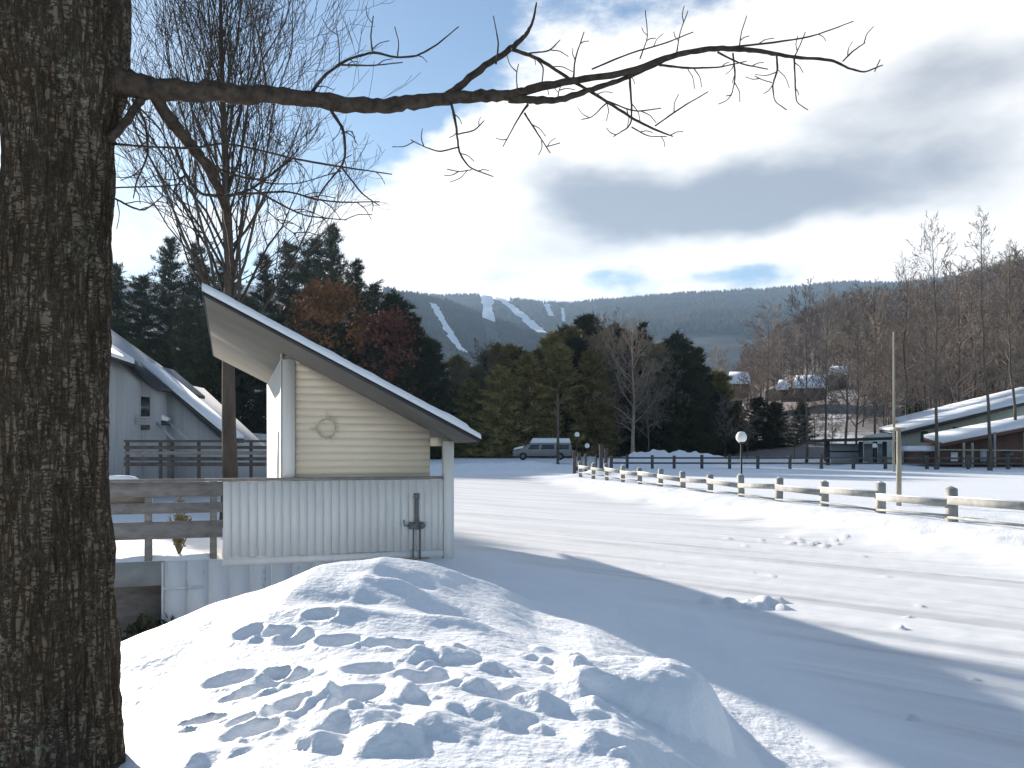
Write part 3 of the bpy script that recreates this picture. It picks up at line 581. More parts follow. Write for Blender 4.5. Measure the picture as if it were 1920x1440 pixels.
    tw.build('twigs',M['limb'],limb,True)
    hb=MB(); poly(hb,[(288,168,28),(312,218,25),(350,262,22),(385,305,19),(408,350,16),(424,395,13),(432,450,9),(436,520,5)],9,.25)
    poly(hb,[(268,180,17),(240,225,16),(205,262,15)],8,-.05)
    h=hb.build('hanging_limb',M['limb'],t,True)
    tw=MB()
    T=[[(212,270,5),(290,276,4),(360,279,5),(420,268,4),(480,280,4),(560,300,4),(640,313,4),(735,327,2)],[(330,278,6),(348,330,6),(375,365,6),(430,369,6),(478,352,4),(520,318,3),(560,280,2)],[(440,365,5),(540,358,4),(590,374,4),(640,380,3),(712,378,2)],[(208,368,4),(245,388,4),(270,396,3),(305,368,2)],[(248,185,6),(274,230,5),(278,290,4),(256,340,3),(250,372,2)],[(380,298,5),(420,322,5),(470,337,4),(500,335,4),(545,300,3)],[(215,352,3),(290,350,3),(350,345,2)],[(470,350,4),(520,380,4),(570,405,3),(650,413,2)],[(345,330,4),(320,365,3),(360,430,2),(400,470,2)],[(278,260,3),(250,235,3),(235,215,2)],[(250,190,4),(300,240,3),(330,300,3),(345,400,2)],[(420,310,3),(500,345,3),(560,345,2),(640,320,2)],[(500,395,2),(540,430,2),(555,440,2)]]
    for q in T: poly(tw,q,5,rg.uniform(-.2,.3),.03)
    for q in T:
        for s in range(len(q)-1):
            for _ in range(2):
                if rg.random()<.7:
                    f=rg.random(); x=q[s][0]*(1-f)+q[s+1][0]*f; y=q[s][1]*(1-f)+q[s+1][1]*f; a=math.atan2(q[s+1][1]-q[s][1],q[s+1][0]-q[s][0])+rg.choice([-1,1])*rg.uniform(.4,1.0); L=rg.uniform(18,60)
                    poly(tw,[(x,y,2.2),(x+L*.5*math.cos(a),y+L*.5*math.sin(a),1.8),(x+L*math.cos(a+.2),y+L*math.sin(a+.2),1.3)],4,rg.uniform(-.1,.1))
    tw.build('twigs',M['limb'],h,True)
    # upper crown, above the picture
    up=MB()
    for (zz,az,L) in ((5.2,2.4,3.),(6.0,.4,3.2),(6.6,3.6,3),(7.3,1.6,2.6),(7.8,5.2,2.4)):
        p=np.array([base[0]+.08,Yt,zz]); d=np.array([math.cos(az),math.sin(az),.75]); pts=[p]
        for i in range(6): d=d/np.linalg.norm(d); p=p+d*L/6; pts.append(p); d=d+np.array([rg.uniform(-.25,.25),rg.uniform(-.25,.25),.1])
        up.tube(pts,np.linspace(.08,.012,7),6)
    up.build('upper_limbs',M['limb'],t,True)
near_tree()
# ------------------------------------------------------------------ shed + deck
Wv=np.array([.943,.333,0]); Dv=np.array([-.333,.943,0]); A0=np.array([-4.56,11.8,0])
def S(u,v,z): return A0+Wv*u+Dv*v+np.array([0,0,z])
def sbox(mb,u0,u1,v0,v1,z0,z1): return mb.obox(S(u0,v0,z0),Wv*(u1-u0),Dv*(v1-v0),(0,0,z1-z0))
SL=.5024
def rz_(u): return 4.22-SL*u      # underside of the roof
def shed():
    o=S(2.5,4.5,0); t=thing('storage_shed','cream clapboard shed with a steep single slope roof and white trim','shed',o)
    mb=MB(); Z0=-1.2
    # inner wall core
    mb.prism([S(1.26,1.56,Z0),S(3.80,1.56,Z0),S(3.80,1.56,rz_(3.80)),S(1.26,1.56,rz_(1.26))],Dv*5.95)
    mb.build('wall',M['cream'],t)
    sd=MB(); z=.25; pitch=.128
    while z<rz_(1.41)-.02:
        z1=min(z+pitch,rz_(1.41)); ub=min(3.80,(4.22-z)/SL-.01); ut=min(3.80,(4.22-z1)/SL-.01)
        if ut<1.45: ut=1.45
        sd.prism([S(1.43,1.545,z),S(1.43,1.528,z),S(1.43,1.548,z1),S(1.43,1.556,z1)][:1]+[S(1.43,1.522,z),S(1.43,1.546,z1-.004),S(1.43,1.556,z1-.004)],Wv*0) if False else None
        cut=9; dz=0
        for (ua,u_b,u_t) in (((1.43,cut,cut),(cut+.005,ub,ut)) if ut>cut+.1 else ((1.43,ub,ut),)):
            a=[S(ua,1.536,z),S(u_b,1.536,z),S(u_t,1.546,z1),S(ua,1.546,z1)]; b=[S(ua,1.556,z+dz),S(u_b,1.556,z-dz),S(u_t,1.556,z1),S(ua,1.556,z1)]
            sd.add(a+b,[[0,1,2,3],[0,4,5,1],[1,5,6,2],[2,6,7,3],[3,7,4,0]])
        z+=pitch
    # panel and lintel at the open corner
    sbox(sd,3.80,4.03,1.50,1.54,2.03,rz_(4.03)-.01)
    sd.build('siding',M['cream'],t)
    ls=MB(); v=1.62
    while v<7.5:
        sbox(ls,1.222,1.262,v,min(v+.148,7.52),Z0,rz_(1.26)-.02); v+=.15
    ls.build('side_boards',M['white_paint'],t)
    dr=MB(); sbox(dr,1.205,1.219,2.6,3.5,.25,2.3); d=dr.build('door',M['white_paint'],t)
    tr=MB(); sbox(tr,1.20,1.425,1.49,1.517,.2,rz_(1.42)-.004); sbox(tr,1.195,1.219,1.49,1.70,.2,rz_(1.21)-.004); tr.build('corner_trim',M['white_paint'],t)
    pc=MB(); sbox(pc,4.01,4.19,1.32,1.49,-.4,rz_(4.19)-.003); pc.build('corner_post',M['white_paint'],t)
    # roof
    def slab(z0,z1,u0,u1,v0,v1,lu=0):
        m=MB(); m.prism([S(u0,v0,z0-SL*u0),S(u1,v0,z0-SL*u1),S(u1,v0,z1-SL*u1),S(u0,v0,z1-SL*u0)],Dv*(v1-v0)); return m
    rf=slab(4.22,4.262,0.02,4.25,.03,7.66).build('roof',M['soffit'],t)
    fa=slab(4.225,4.285,-.005,4.275,-.005,.027); fa.prism([S(-.005,.03,4.225),S(.018,.03,4.225),S(.018,.03,4.285),S(-.005,.03,4.285)],Dv*7.6); fa.build('drip_edge',M['drip'],rf)
    slab(4.265,4.285,0.02,4.25,.03,7.66).build('shingle_deck',M['shingle'],rf)
    # snow layer with an uneven lip
    n=120; us=np.linspace(-.015,4.29,n); prof=[]; vs=[-.035,-.022,.03,.16,2.,4.,7.68]
    rr=np.random.RandomState(2); V=[]
    for k,u in enumerate(us):
        th=.135+.03*float(fbm(np.array([u*1.7]),np.array([2.2]),3)[0])
        if u>4.1: th*=.8
        hs=[0.002,th*.55,th*.9,th*1.15,th*1.2,th*1.3,th*1.1]
        for v,h in zip(vs,hs): V.append(S(u,v,4.287-SL*u+h))
    m=len(vs); i=np.arange(n-1)[:,None]*m; j=np.arange(m-1)[None,:]
    q=MB().add(V,np.stack([i+j,i+m+j,i+m+j+1,i+j+1],-1).reshape(-1,4),[[k for k in range(m)][::-1]],[[(n-1)*m+k for k in range(m)]])
    q.build('snow_cover',M['snow_soft'],rf,True)
    # board parapet
    bw=MB(); u=.27; rg=random.Random(5)
    while u<3.99:
        u1=min(u+.135,4.0); sbox(bw,u+.0015,u1-.0015,1.345+rg.uniform(-.002,.003),1.385,.17+rg.uniform(-.006,.006),1.435); u+=.135
    sbox(bw,.27,4.0,1.372,1.40,.17,1.43)
    bw.build('board_wall',M['white_paint'],t)
    kb=MB(); sbox(kb,.25,4.0,1.33,1.39,.05,.165); kb.build('base_board',M['white_paint'],t)
    # tap and meter pipes
    def sp(u,z,v=1.30): return S(u,v,z)
    ms=MB(); ms.tube([sp(3.50,1.18),sp(3.50,.55)],.038,10); ms.tube([sp(3.50,1.19),sp(3.50,1.10)],.052,10); sbox(ms,3.37,3.62,1.27,1.335,.56,.68)
    ms.tube([sp(3.44,.56),sp(3.44,.05)],.014,8); ms.tube([sp(3.56,.56),sp(3.56,.02)],.018,8); ms.tube([sp(3.40,.62),sp(3.28,.62),sp(3.27,.72)],.013,8); ms.sphere(sp(3.60,.62,1.25),.045)
    ms.build('meter_pipes',M['grey_metal'],t,True)
    # ring on the clapboards
    a=np.linspace(0,2*np.pi,33); c=S(1.95,1.485,2.33)
    m=MB(); rr=np.random.RandomState(9)
    m.tube([c+Wv*.16*math.cos(q)+np.array([0,0,.16*math.sin(q)]) for q in a],.009+.004*rr.rand(33),6)
    for k in range(46):
        q=rr.rand()*6.28; p=c+Wv*.16*math.cos(q)+np.array([0,0,.16*math.sin(q)]); d=rr.randn(3)*.05; m.tube([p,p+d],[.006,.003],3)
    m.build('wreath',M['faint'],None,False,label='thin grey twig ring hanging on the cream clapboard gable',cat='wreath')
shed()
def deck():
    t=thing('wooden_deck','raised grey wooden deck with board railing left of the shed','deck',S(-1.5,2.5,.1))
    m=MB()
    for k in range(22): sbox(m,-4.6,.24,1.40+k*.15,1.40+k*.15+.142,.10,.14)
    m.build('floor',M['grey_wood'],t)
    m=MB(); sbox(m,-4.6,-.62,1.34,1.385,-.22,.165); m.build('rim_board',M['rim_wood'],t)
    m=MB(); sbox(m,-4.6,-.02,1.33,1.47,1.437,1.485); sbox(m,-.018,3.99,1.33,1.47,1.439,1.487); m.build('cap_rail',M['grey_wood'],t)
    m=MB(); sbox(m,-4.6,-.67,2.0,2.04,-1.6,.09); m.build('under_shade_panel',M['grey_wood'],t)  # added sheet hiding bright snow behind, stands in for shade below the deck
    for (z0,z1,v) in ((1.20,1.432,1.375),(.93,1.10,1.375),(.52,.80,1.375)):
        m=MB(); sbox(m,-4.6,.262,v,v+.035,z0,z1); m.build('rail',M['grey_wood'],t)
    for u in (-4.5,-2.6,-.86,.12):
        m=MB(); sbox(m,u-.055,u+.055,1.413,1.50,.145,1.434); m.build('post',M['grey_wood'],t)
    # shadowed inner rail behind, left bays
    m=MB(); sbox(m,-4.6,-.9,1.52,1.55,1.02,1.25); m.build('bench_back',M['grey_wood'],t)
    # far railing along the shed side
    # skirt
    m=MB(); u=-.62; k=0
    while u<2.4:
        u1=u+.33; sbox(m,u+.002,u1-.002,1.345+.004*(k%2),1.39,-1.6,.045 if u>.2 else .155); u=u1; k+=1
    sbox(m,-.64,-.02,1.325,1.344,-.30,-.25); sbox(m,-.66,-.625,1.33,2.2,-1.6,.15)
    m.build('skirt',M['stained'],t)
    # snow on floor and cap
    def drift(u0,u1,v0,v1,z,h,nu,nv,seed):
        us=np.linspace(u0,u1,nu); vs=np.linspace(v0,v1,nv); U,Vv=np.meshgrid(us,vs); e=np.minimum(np.minimum((U-u0),(u1-U))/.12,np.minimum((Vv-v0),(v1-Vv))/.025).clip(0,1)**.5
        Z=z+h*e*(.75+.5*fbm(U*2.3+seed,Vv*2.3,3)); P=np.stack([S(a,b,c) for a,b,c in zip(U.ravel(),Vv.ravel(),Z.ravel())]); i=np.arange(nv-1)[:,None]*nu; j=np.arange(nu-1)[None,:]
        return MB().add(P,np.stack([i+j,i+j+1,i+nu+j+1,i+nu+j],-1).reshape(-1,4))
    drift(-4.6,.25,1.385,4.6,.142,.11,60,30,1).build('floor_snow',M['snow_soft'],t,True)
    c=drift(-4.6,-1.0,1.335,1.465,1.486,.07,60,9,4).build('cap_snow',M['snow_soft'],t,True)
deck()
def bush(name,label,cat,c,R,n,ls,mat,stem,seed,h):
    t=thing(name,label,cat,c); r=np.random.RandomState(seed); st=MB(); lf=MB(); C=[]
    for k in range(14):
        az=r.rand()*6.28; p=np.array(c,float); e=p+np.array([math.cos(az)*R*r.rand(),math.sin(az)*R*r.rand(),h*(.5+.5*r.rand())]); mid=(p+e)/2+r.randn(3)*.04; st.tube([p,mid,e],[.012,.008,.004],4)
        m=n//14; s=.35+.65*r.rand(m); C.append(p+(e-p)*s[:,None]+r.randn(m,3)*R*.16)
    C=np.concatenate(C); D=r.randn(len(C),3); D/=np.linalg.norm(D,axis=1)[:,None]
    tris(lf,C,D,ls*(.6+.8*r.rand(len(C))),ls*.5*(.6+.8*r.rand(len(C))),r)
    st.build('stems',stem,t); lf.build('leaves',mat,t)
c=S(-.42,1.75,.2); bush('dry_plant','dry yellowish plant on the deck behind the railing','plant',c,.22,260,.09,M['dry_leaf'],M['twig'],3,.95)
cc=np.array([(278-HX)/F*12.6,12.6,0]); cc[2]=gz(cc[0],cc[1])-.05; bush('low_shrub','dark low shrub in the shaded snow under the deck','shrub',cc,.55,900,.12,M['shrub'],M['twig'],6,.55)
# ------------------------------------------------------------------ near fence
def fence1():
    c=9.58,17.4; t=thing('rail_fence','weathered square post and rail fence along the snowy road','fence',(9.58,17.4,.4))
    sp=2.36; base=[]
    for i in range(-2,13):
        Y=sp*(i+7.38); X=fence_x(Y); z=gz(X,Y); base.append((X,Y,z)); top=1.18+.018*max(Y-30,0)+(.03*math.sin(i*2.1))
        if i==-2 : top=1.15
        m=MB(); s=.09; dx,dy=np.array([.98,.2,0]),np.array([-.2,.98,0]); tl=np.array([.035*math.sin(i*3),.03*math.cos(i*5),1.0])
        o=np.array([X,Y,z-.3])-dx*s-dy*s; h=top-z+.3-.05; m.obox(o,dx*2*s,dy*2*s,tl*h)
        o2=o+tl*h; a=[o2,o2+dx*2*s,o2+dx*2*s+dy*2*s,o2+dy*2*s]; ap=o2+dx*s+dy*s+np.array([0,0,.06]); m.add(a+[ap],[[0,1,4],[1,2,4],[2,3,4],[3,0,4]])
        p=m.build('post',M['fence_wood'],t)
        q=MB(); q.sphere(tuple(ap-np.array([0,0,.03])),.035+.035*abs(math.sin(i*1.9)),12,6,(1,1,.25+.3*abs(math.sin(i*2.7)))); q.build('snow_cap',M['snow_soft'],p,True)
    for (x0,y0,z0),(x1,y1,z1) in zip(base[:-1],base[1:]):
        a=np.array([x0,y0,0]); b=np.array([x1,y1,0]); d=b-a; nrm=np.array([d[1],-d[0],0]); nrm/=np.linalg.norm(nrm)
        for zz,hh in ((.77,.155),(.50,.05)):
            r0=.018*max(y0-30,0); r1=.018*max(y1-30,0)
            m=MB(); e0=.035*math.sin(x0*7+zz*9); e1=.035*math.sin(x1*5+zz*4); m.obox(a+nrm*(-.125)+np.array([0,0,zz+r0+e0]),d+np.array([0,0,r1-r0+e1-e0]),nrm*.038,(0,0,hh)); r_=m.build('rail',M['fence_wood'],t)
            if zz>.6 and int(x0*10)%3: MB().obox(a+nrm*(-.13)+np.array([0,0,zz+r0+hh+.002+e0]),d+np.array([0,0,r1-r0+e1-e0]),nrm*.045,(0,0,.022)).build('snow_strip',M['snow_soft'],r_)
fence1()
def far_fence():
    t=thing('rail_fence','low dark post and rail fence across the far side of the field','fence',(18,60,.5))
    xs=[1146,1176,1223,1264,1316,1368,1421,1481,1540,1600,1660,1738,1815,1890,1960,2040]; P=[]
    for k,x in enumerate(xs):
        Y=62-.002*(x-1146); X=(x-HX)/F*Y; z=gz(X,Y); P.append((X,Y,z)); h=1.05+.05*math.sin(k*1.7)
        MB().box(X-.1,X+.1,Y-.1,Y+.1,z-.2,z+h).build('post',M['dark_wood'],t)
    for k,((x0,y0,z0),(x1,y1,z1)) in enumerate(zip(P[:-1],P[1:])):
        if k==8: pass
        for h in (.36,.76):
            MB().obox((x0,y0-.14,z0+h),(x1-x0,y1-y0,z1-z0),(0,.04,0),(0,0,.13)).build('rail',M['dark_wood'],t)
far_fence()
def lamp(name,x,yg,Y,gd,label,ground_z=None):
    X=(x-HX)/F*Y; z=gz(X,Y); top=CAMH+(HY-yg)/F*Y; t=thing(name,label,'lamp',(X,Y,z)); R=gd/2
    m=MB(); m.tube([(X,Y,z-.2),(X,Y,z+.25),(X,Y,z+.27),(X,Y,top-R*.9)],[R*.42,R*.40,R*.19,R*.17],10); m.tube([(X,Y,top-R*1.25),(X,Y,top-R*.86)],[R*.25,R*.55],10); m.build('post',M['iron'],t,True)
    m=MB(); m.sphere((X,Y,top),R,20,14); m.build('globe',M['globe'],t,True)
    m=MB(); m.sphere((X,Y,top+R*.72),R*.72,14,8,(1,1,.5)); m.build('snow_cap',M['snow_soft'],t,True)
lamp('lamp_post',1390,820,27.4,.37,'black lamp post with a large white globe beside the near fence')
lamp('lamp_post',1082,815,58,.36,'distant globe lamp, the higher of two by the dark snowmobile rack')
lamp('lamp_post',1101,836,60,.36,'distant globe lamp, the lower of two left of the far snow pile')
lamp('lamp_post',1640,836,68,.40,'small globe lamp standing beside the open shelter')
# poles
def pole(name,x,yt,yb,Y,w,mat,label,cat):
    X=(x-HX)/F*Y; z=gz(X,Y); zt=CAMH+(HY-yt)/F*Y; t=thing(name,label,cat,(X,Y,z))
    MB().tube([(X,Y,z-.3),(X+.01,Y,(z+zt)/2),(X,Y,zt)],[w*.5,w*.47,w*.40],10).build('shaft',mat,t,True); return t,X,zt
t,X,zt=pole('wooden_pole',1685,805,948,22.5,.145,M['pole_wood'],'short yellowish wooden pole in the field behind the near fence','pole')
pole('utility_pole',1676,622,864,56,.17,M['pole_wood'],'tall thin pale pole rising behind the short wooden pole','pole')
MB().box(X-.14,X+.14,22.4,22.6,zt+.002,zt+.05).build('cap',M['pole_wood'],t)
t,X,zt=pole('utility_pole',1046,738,858,72,.26,M['trunk'],'thin dark utility pole beside the snow topped van','pole')
MB().box(X-.7,X+.7,71.87,71.98,zt-.9,zt-.78).build('cross_arm',M['trunk'],t)
# dark posts of the gate at the corner of the road
GL='dark upright post at the road corner below the distant globe lamps'
for k,(x,yt,Y,w) in enumerate(((1077,846,50,.2),(1086,850,51,.16),(1098,852,50,.16),(1108,856,52,.16),(1127,835,52,.22),(1136,842,53,.2),(1146,858,50,.2))):
    X=(x-HX)/F*Y; z=gz(X,Y); zt=CAMH+(HY-yt)/F*Y
    m=MB(); m.box(X-w/2,X+w/2,Y-w/2,Y+w/2,z-.2,zt); m.box(X-w*.62,X+w*.62,Y-w*.62,Y+w*.62,zt+.002,zt+.06)
    m.build('gate_post',M['dark_wood'],None,False,label=GL,cat='post',group='dark posts at the road corner')
def rack():
    Y=51.; x0,x1=(1079-HX)/F*Y,(1118-HX)/F*Y; z=gz((x0+x1)/2,Y); t=thing('notice_board','blue grey notice board between dark posts at the road corner','sign',((x0+x1)/2,Y,z))
    MB().box(x0,x1,Y+.1,Y+.16,z+.5,z+1.15).build('panel',M['blue_panel'],t)
    for x in (x0-.06,x1): MB().box(x,x+.06,Y+.08,Y+.18,z-.1,z+1.25).build('leg',M['iron'],t)
rack()
# ------------------------------------------------------------------ van
def van():
    Y=74.; x0=(962-HX)/F*Y; x1=(1072-HX)/F*Y; X=(x0+x1)/2; z=gz(X,Y)+.35; L=x1-x0; t=thing('parked_van','grey van with thick snow on its roof parked before the trees','van',(X,Y,z))
    prof=[(0,.35),(.02,.85),(.16,1.02),(.25,1.45),(.30,1.52),(.97,1.54),(1.0,1.4),(1.0,.35)]
    m=MB(); m.prism([(x0+u*L,Y,z+h) for u,h in prof],(0,1.9,0)); m.build('body',M['van_dark'],t)
    for (a,b,h0,h1) in ((.27,.44,.98,1.38),(.47,.70,.99,1.39),(.73,.95,.99,1.39)):
        MB().prism([(x0+a*L+(.02*L if a<.3 else 0)*-1,Y-.012,z+h0),(x0+b*L,Y-.012,z+h0),(x0+b*L,Y-.012,z+h1),(x0+(a+.03)*L,Y-.012,z+h1)],(0,.01,0)).build('window',M['glass'],t)
    MB().prism([(x0+.005*L,Y+.15,z+.90),(x0+.17*L,Y-.03,z+1.08),(x0+.19*L,Y-.03,z+1.32),(x0+.02*L,Y-.03,z+1.10)],(0,1.9,0)).build('hood_snow',M['snow_soft'],t)
    m=MB(); m.prism([(x0+.29*L,Y-.05,z+1.545),(x0+.985*L,Y-.05,z+1.565),(x0+.96*L,Y-.02,z+2.0),(x0+.34*L,Y-.02,z+2.02)],(0,1.95,0)); m.build('roof_snow',M['snow_soft'],t)
    for u in (.17,.80):
        c=np.array([x0+u*L,Y-.02,z+.33]); w=MB(); w.tube([c,c+np.array([0,.2,0])],.35,18); w=w.build('wheel',M['tyre'],t,True)
        MB().tube([c+np.array([0,-.012,0]),c+np.array([0,.02,0])],.19,14).build('rim',M['grey_metal'],w,True)
    MB().box(x0-.05,x0+.03,Y+.05,Y+1.85,z+.35,z+.55).build('bumper',M['grey_metal'],t)
    MB().box(x0-.01,x0+.03,Y+.12,Y+.4,z+.66,z+.82).build('headlight',M['globe'],t)
van()
# ------------------------------------------------------------------ left condominium
def condo():
    Y=34.; g=lambda x,y,dY=0: px(x,y,Y+dY)
    t=thing('condominium','white sided condominium with steep snowy sloped roofs behind the deck','building',tuple(px(250,880,Y)))
    def wall(poly,dY,dep,name='wall',mat=None): return MB().prism([g(x,y,dY) for x,y in poly],(0,dep,0)).build(name,mat or M['condo'],t)
    def slope(p0,p1,th,dY,dep,name,mat,over=.4):
        a=g(*p0,dY-over); b=g(*p1,dY-over); up=np.array([0,0,th]); return MB().prism([a,b,b+up,a+up],(0,dep+over,0)).build(name,mat,t)
    wall([(40,900),(233,900),(233,712),(195,672),(40,560)],0,7)
    def rquad(pts,th,name,mat):
        a=[px(x,y,yy) for x,y,yy in pts]; return MB().prism(a,(0,0,th)).build(name,mat,t)
    rquad([(60,625,33.4),(252,689,33.4),(250,684,36),(60,560,38)],.14,'roof',M['drip'])
    rquad([(60,618.5,33.35),(252,682.5,33.35),(250,677.5,36.05),(60,553.5,38.05)],.14,'roof_snow',M['snow_soft'])
    wall([(233.5,900),(288,900),(288,732),(233.5,690)],1.6,5)
    slope((228,676),(296,733),.16,1.6,5,'roof_edge',M['drip'])
    wall([(236,741),(280,745),(280,782),(236,782)],1.52,.06,'window',M['glass'])
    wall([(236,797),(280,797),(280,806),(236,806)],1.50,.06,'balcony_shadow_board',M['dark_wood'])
    for y in (781,787,793): wall([(234,y),(284,y),(284,y+2.5),(234,y+2.5)],.9,.06,'balcony_rail',M['condo'])
    wall([(288.5,900),(425,900),(425,835),(288.5,708)],3.0,6)
    slope((262,690),(430,830),.20,3.0,1.6,'roof',M['drip']); slope((262,681),(430,821),.14,2.95,1.6,'roof_snow',M['snow_soft'])
    wall([(300,900),(445,900),(445,851),(300,716)],8,5)
    slope((285,698),(446,848),.16,8,1.2,'roof',M['shingle']); slope((285,691),(446,841),.16,7.95,1.2,'roof_snow',M['snow_soft'])
    for p0,p1 in (((290,790),(327,826)),((316,790),(352,826))):
        a=g(*p0,2); b=g(*p1,1.2); MB().tube([a,b],.06,6).build('stair_rail',M['condo'],t)
    wall([(286,768),(312,783),(312,790),(286,785)],2.4,.5,'porch_snow',M['snow_soft'])
    wall([(286,786),(312,791),(312,797),(286,797)],2.35,.5,'porch_roof',M['drip'])
    wall([(446,812),(475,812),(475,900),(446,900)],11,4,'annex_wall',M['condo'])
condo()
def yard_rail():
    Y=30.; t=thing('yard_railing','dark board railing in front of the white condominium','railing',tuple(px(360,882,Y)))
    for x in (238,300,322,372,420,470,505):
        a=px(x,826,Y); b=px(x,900,Y); MB().box(a[0]-.05,a[0]+.05,Y,Y+.1,b[2],a[2]).build('post',M['dark_wood'],t)
    for y,h,m in ((825,.09,'dark_wood'),(836,.12,'dark_wood'),(846,.13,'grey_wood'),(857,.13,'dark_wood'),(867,.14,'dark_wood')):
        a=px(233,y,Y); b=px(510,y,Y); MB().box(a[0],b[0],Y-.04,Y-.005,a[2]-h,a[2]).build('rail',M[m],t)
yard_rail()
# ------------------------------------------------------------------ lodge at the right
def lodge():
    Y=72.; g=lambda x,y,dY=0: px(x,y,Y+dY)
    t=thing('green_lodge','pale green lodge with a long snowy roof slope behind bare trees','building',tuple(px(1800,865,Y)))
    MB().prism([g(1700,868),(g(1960,868)),g(1960,750),g(1860,775),g(1700,815)],(0,9,0)).build('wall',M['pale_green'],t)
    def roof(p0,p1,dY,rise,run,th,name,mat):
        a=g(*p0,dY); b=g(*p1,dY); u=np.array([0,run,rise]); n=np.array([0,0,th]); return MB().prism([a,b,b+u,a+u],n).build(name,mat,t)
    roof((1688,816),(1965,750),-1.2,.35,4,.2,'roof',M['drip'])
    roof((1688,810),(1965,744),-1.25,.35,4,.2,'roof_snow',M['snow_soft'])
    roof((1712,796),(1965,734),3,.5,4,.26,'ridge_snow',M['snow_soft'])
    for x0,x1,y0,y1 in ((1726,1741,808,829),(1748,1756,812,829),(1786,1806,800,824)):
        w=MB().prism([g(x0-1.5,y1+1.5,-.06),g(x1+1.5,y1+1.5,-.06),g(x1+1.5,y0-1.5,-.06),g(x0-1.5,y0-1.5,-.06)],(0,.05,0)).build('window',M['white_paint'],t)
        MB().prism([g(x0,y1,-.085),g(x1,y1,-.085),g(x1,y0,-.085),g(x0,y0,-.085)],(0,.02,0)).build('pane',M['green'],w)
    Y2=-7.
    t=thing('red_brown_lodge','red brown timber lodge with thick snow on its low roof','building',tuple(px(1850,868,Y+Y2)))
    MB().prism([g(1772,872,Y2),g(1990,872,Y2),g(1990,796,Y2),g(1915,812,Y2),g(1772,838,Y2)],(0,5,0)).build('wall',M['red_wood'],t)
    roof((1768,838),(1995,794),Y2-1.0,.5,3,.34,'roof',M['red_wood'])
    roof((1768,831),(1995,787),Y2-1.05,.5,3,.26,'roof_snow',M['snow_soft'])
    for x0,x1,y0,y1,m in ((1783,1796,848,866,'white_paint'),(1838,1850,842,866,'blue_panel'),(1880,1900,846,860,'glass')):
        w=MB().prism([g(x0-1.5,y1,Y2-.06),g(x1+1.5,y1,Y2-.06),g(x1+1.5,y0-1.5,Y2-.06),g(x0-1.5,y0-1.5,Y2-.06)],(0,.05,0)).build('window_frame',M['dark_wood'],t)
        MB().prism([g(x0,y1-1,Y2-.085),g(x1,y1-1,Y2-.085),g(x1,y0,Y2-.085),g(x0,y0,Y2-.085)],(0,.02,0)).build('pane',M[m],w)
    m=MB(); m.prism([g(1756,842,Y2-1.5),g(1995,844,Y2-1.5),g(1995,846.5,Y2-1.5),g(1756,844.5,Y2-1.5)],(0,.1,0)); m.build('porch_rail',M['pole_wood'],t)
    for x in (1760,1808,1824,1866,1922): m=MB(); m.prism([g(x-1.6,878,Y2-1.45),g(x+1.6,878,Y2-1.45),g(x+1.6,830 if x<1850 else 810,Y2-1.45),g(x-1.6,830 if x<1850 else 810,Y2-1.45)],(0,.12,0)); m.build('porch_post',M['fence_wood'],t)
    # small snow roofed hut left of the red lodge
    t=thing('small_hut','small brown hut with flat snow roof left of the red brown lodge','hut',tuple(px(1738,866,66)))
    g=lambda x,y,dY=0: px(x,y,66+dY)
    MB().prism([g(1722,870),g(1756,870),g(1756,846),g(1722,846)],(0,2.5,0)).build('wall',M['red_wood'],t)
    MB().prism([g(1718,845.9,-.3),g(1760,845.9,-.3),g(1758,836,-.3),g(1722,836,-.3)],(0,3.1,0)).build('roof_snow',M['snow_soft'],t)
    MB().prism([g(1730,860,-.03),g(1744,860,-.03),g(1744,850,-.03),g(1730,850,-.03)],(0,.025,0)).build('window',M['glass'],t)
lodge()
def shelter():
    Y=70.; g=lambda x,y,dY=0: px(x,y,Y+dY)
    t=thing('open_shelter','open flat roofed shelter with dark posts and blue grey panels','shelter',tuple(px(1610,868,Y)))
    MB().prism([g(1536,829,-.6),g(1690,824,-.6),g(1690,818.5,-.6),g(1536,823.5,-.6)],(0,4,0)).build('roof',M['iron'],t)
    for x in (1553,1615,1642,1660,1680): MB().prism([g(x-3,875),g(x+3,875),g(x+3,828),g(x-3,828)],(0,.25,0)).build('post',M['iron'],t)
    for x0,x1 in ((1558,1610),(1620,1638),(1646,1657)):
        MB().prism([g(x0,860,2.4),g(x1,860,2.4),g(x1,832,2.4),g(x0,832,2.4)],(0,.06,0)).build('panel',M['blue_panel'],t)
        MB().prism([g(x0,874,2.35),g(x1,874,2.35),g(x1,861,2.35),g(x0,861,2.35)],(0,.06,0)).build('low_wall',M['condo'],t)
    MB().prism([g(1556,848,2.3),(g(1612,848,2.3)),g(1612,845.5,2.3),g(1556,845.5,2.3)],(0,.04,0)).build('bar',M['iron'],t)
shelter()
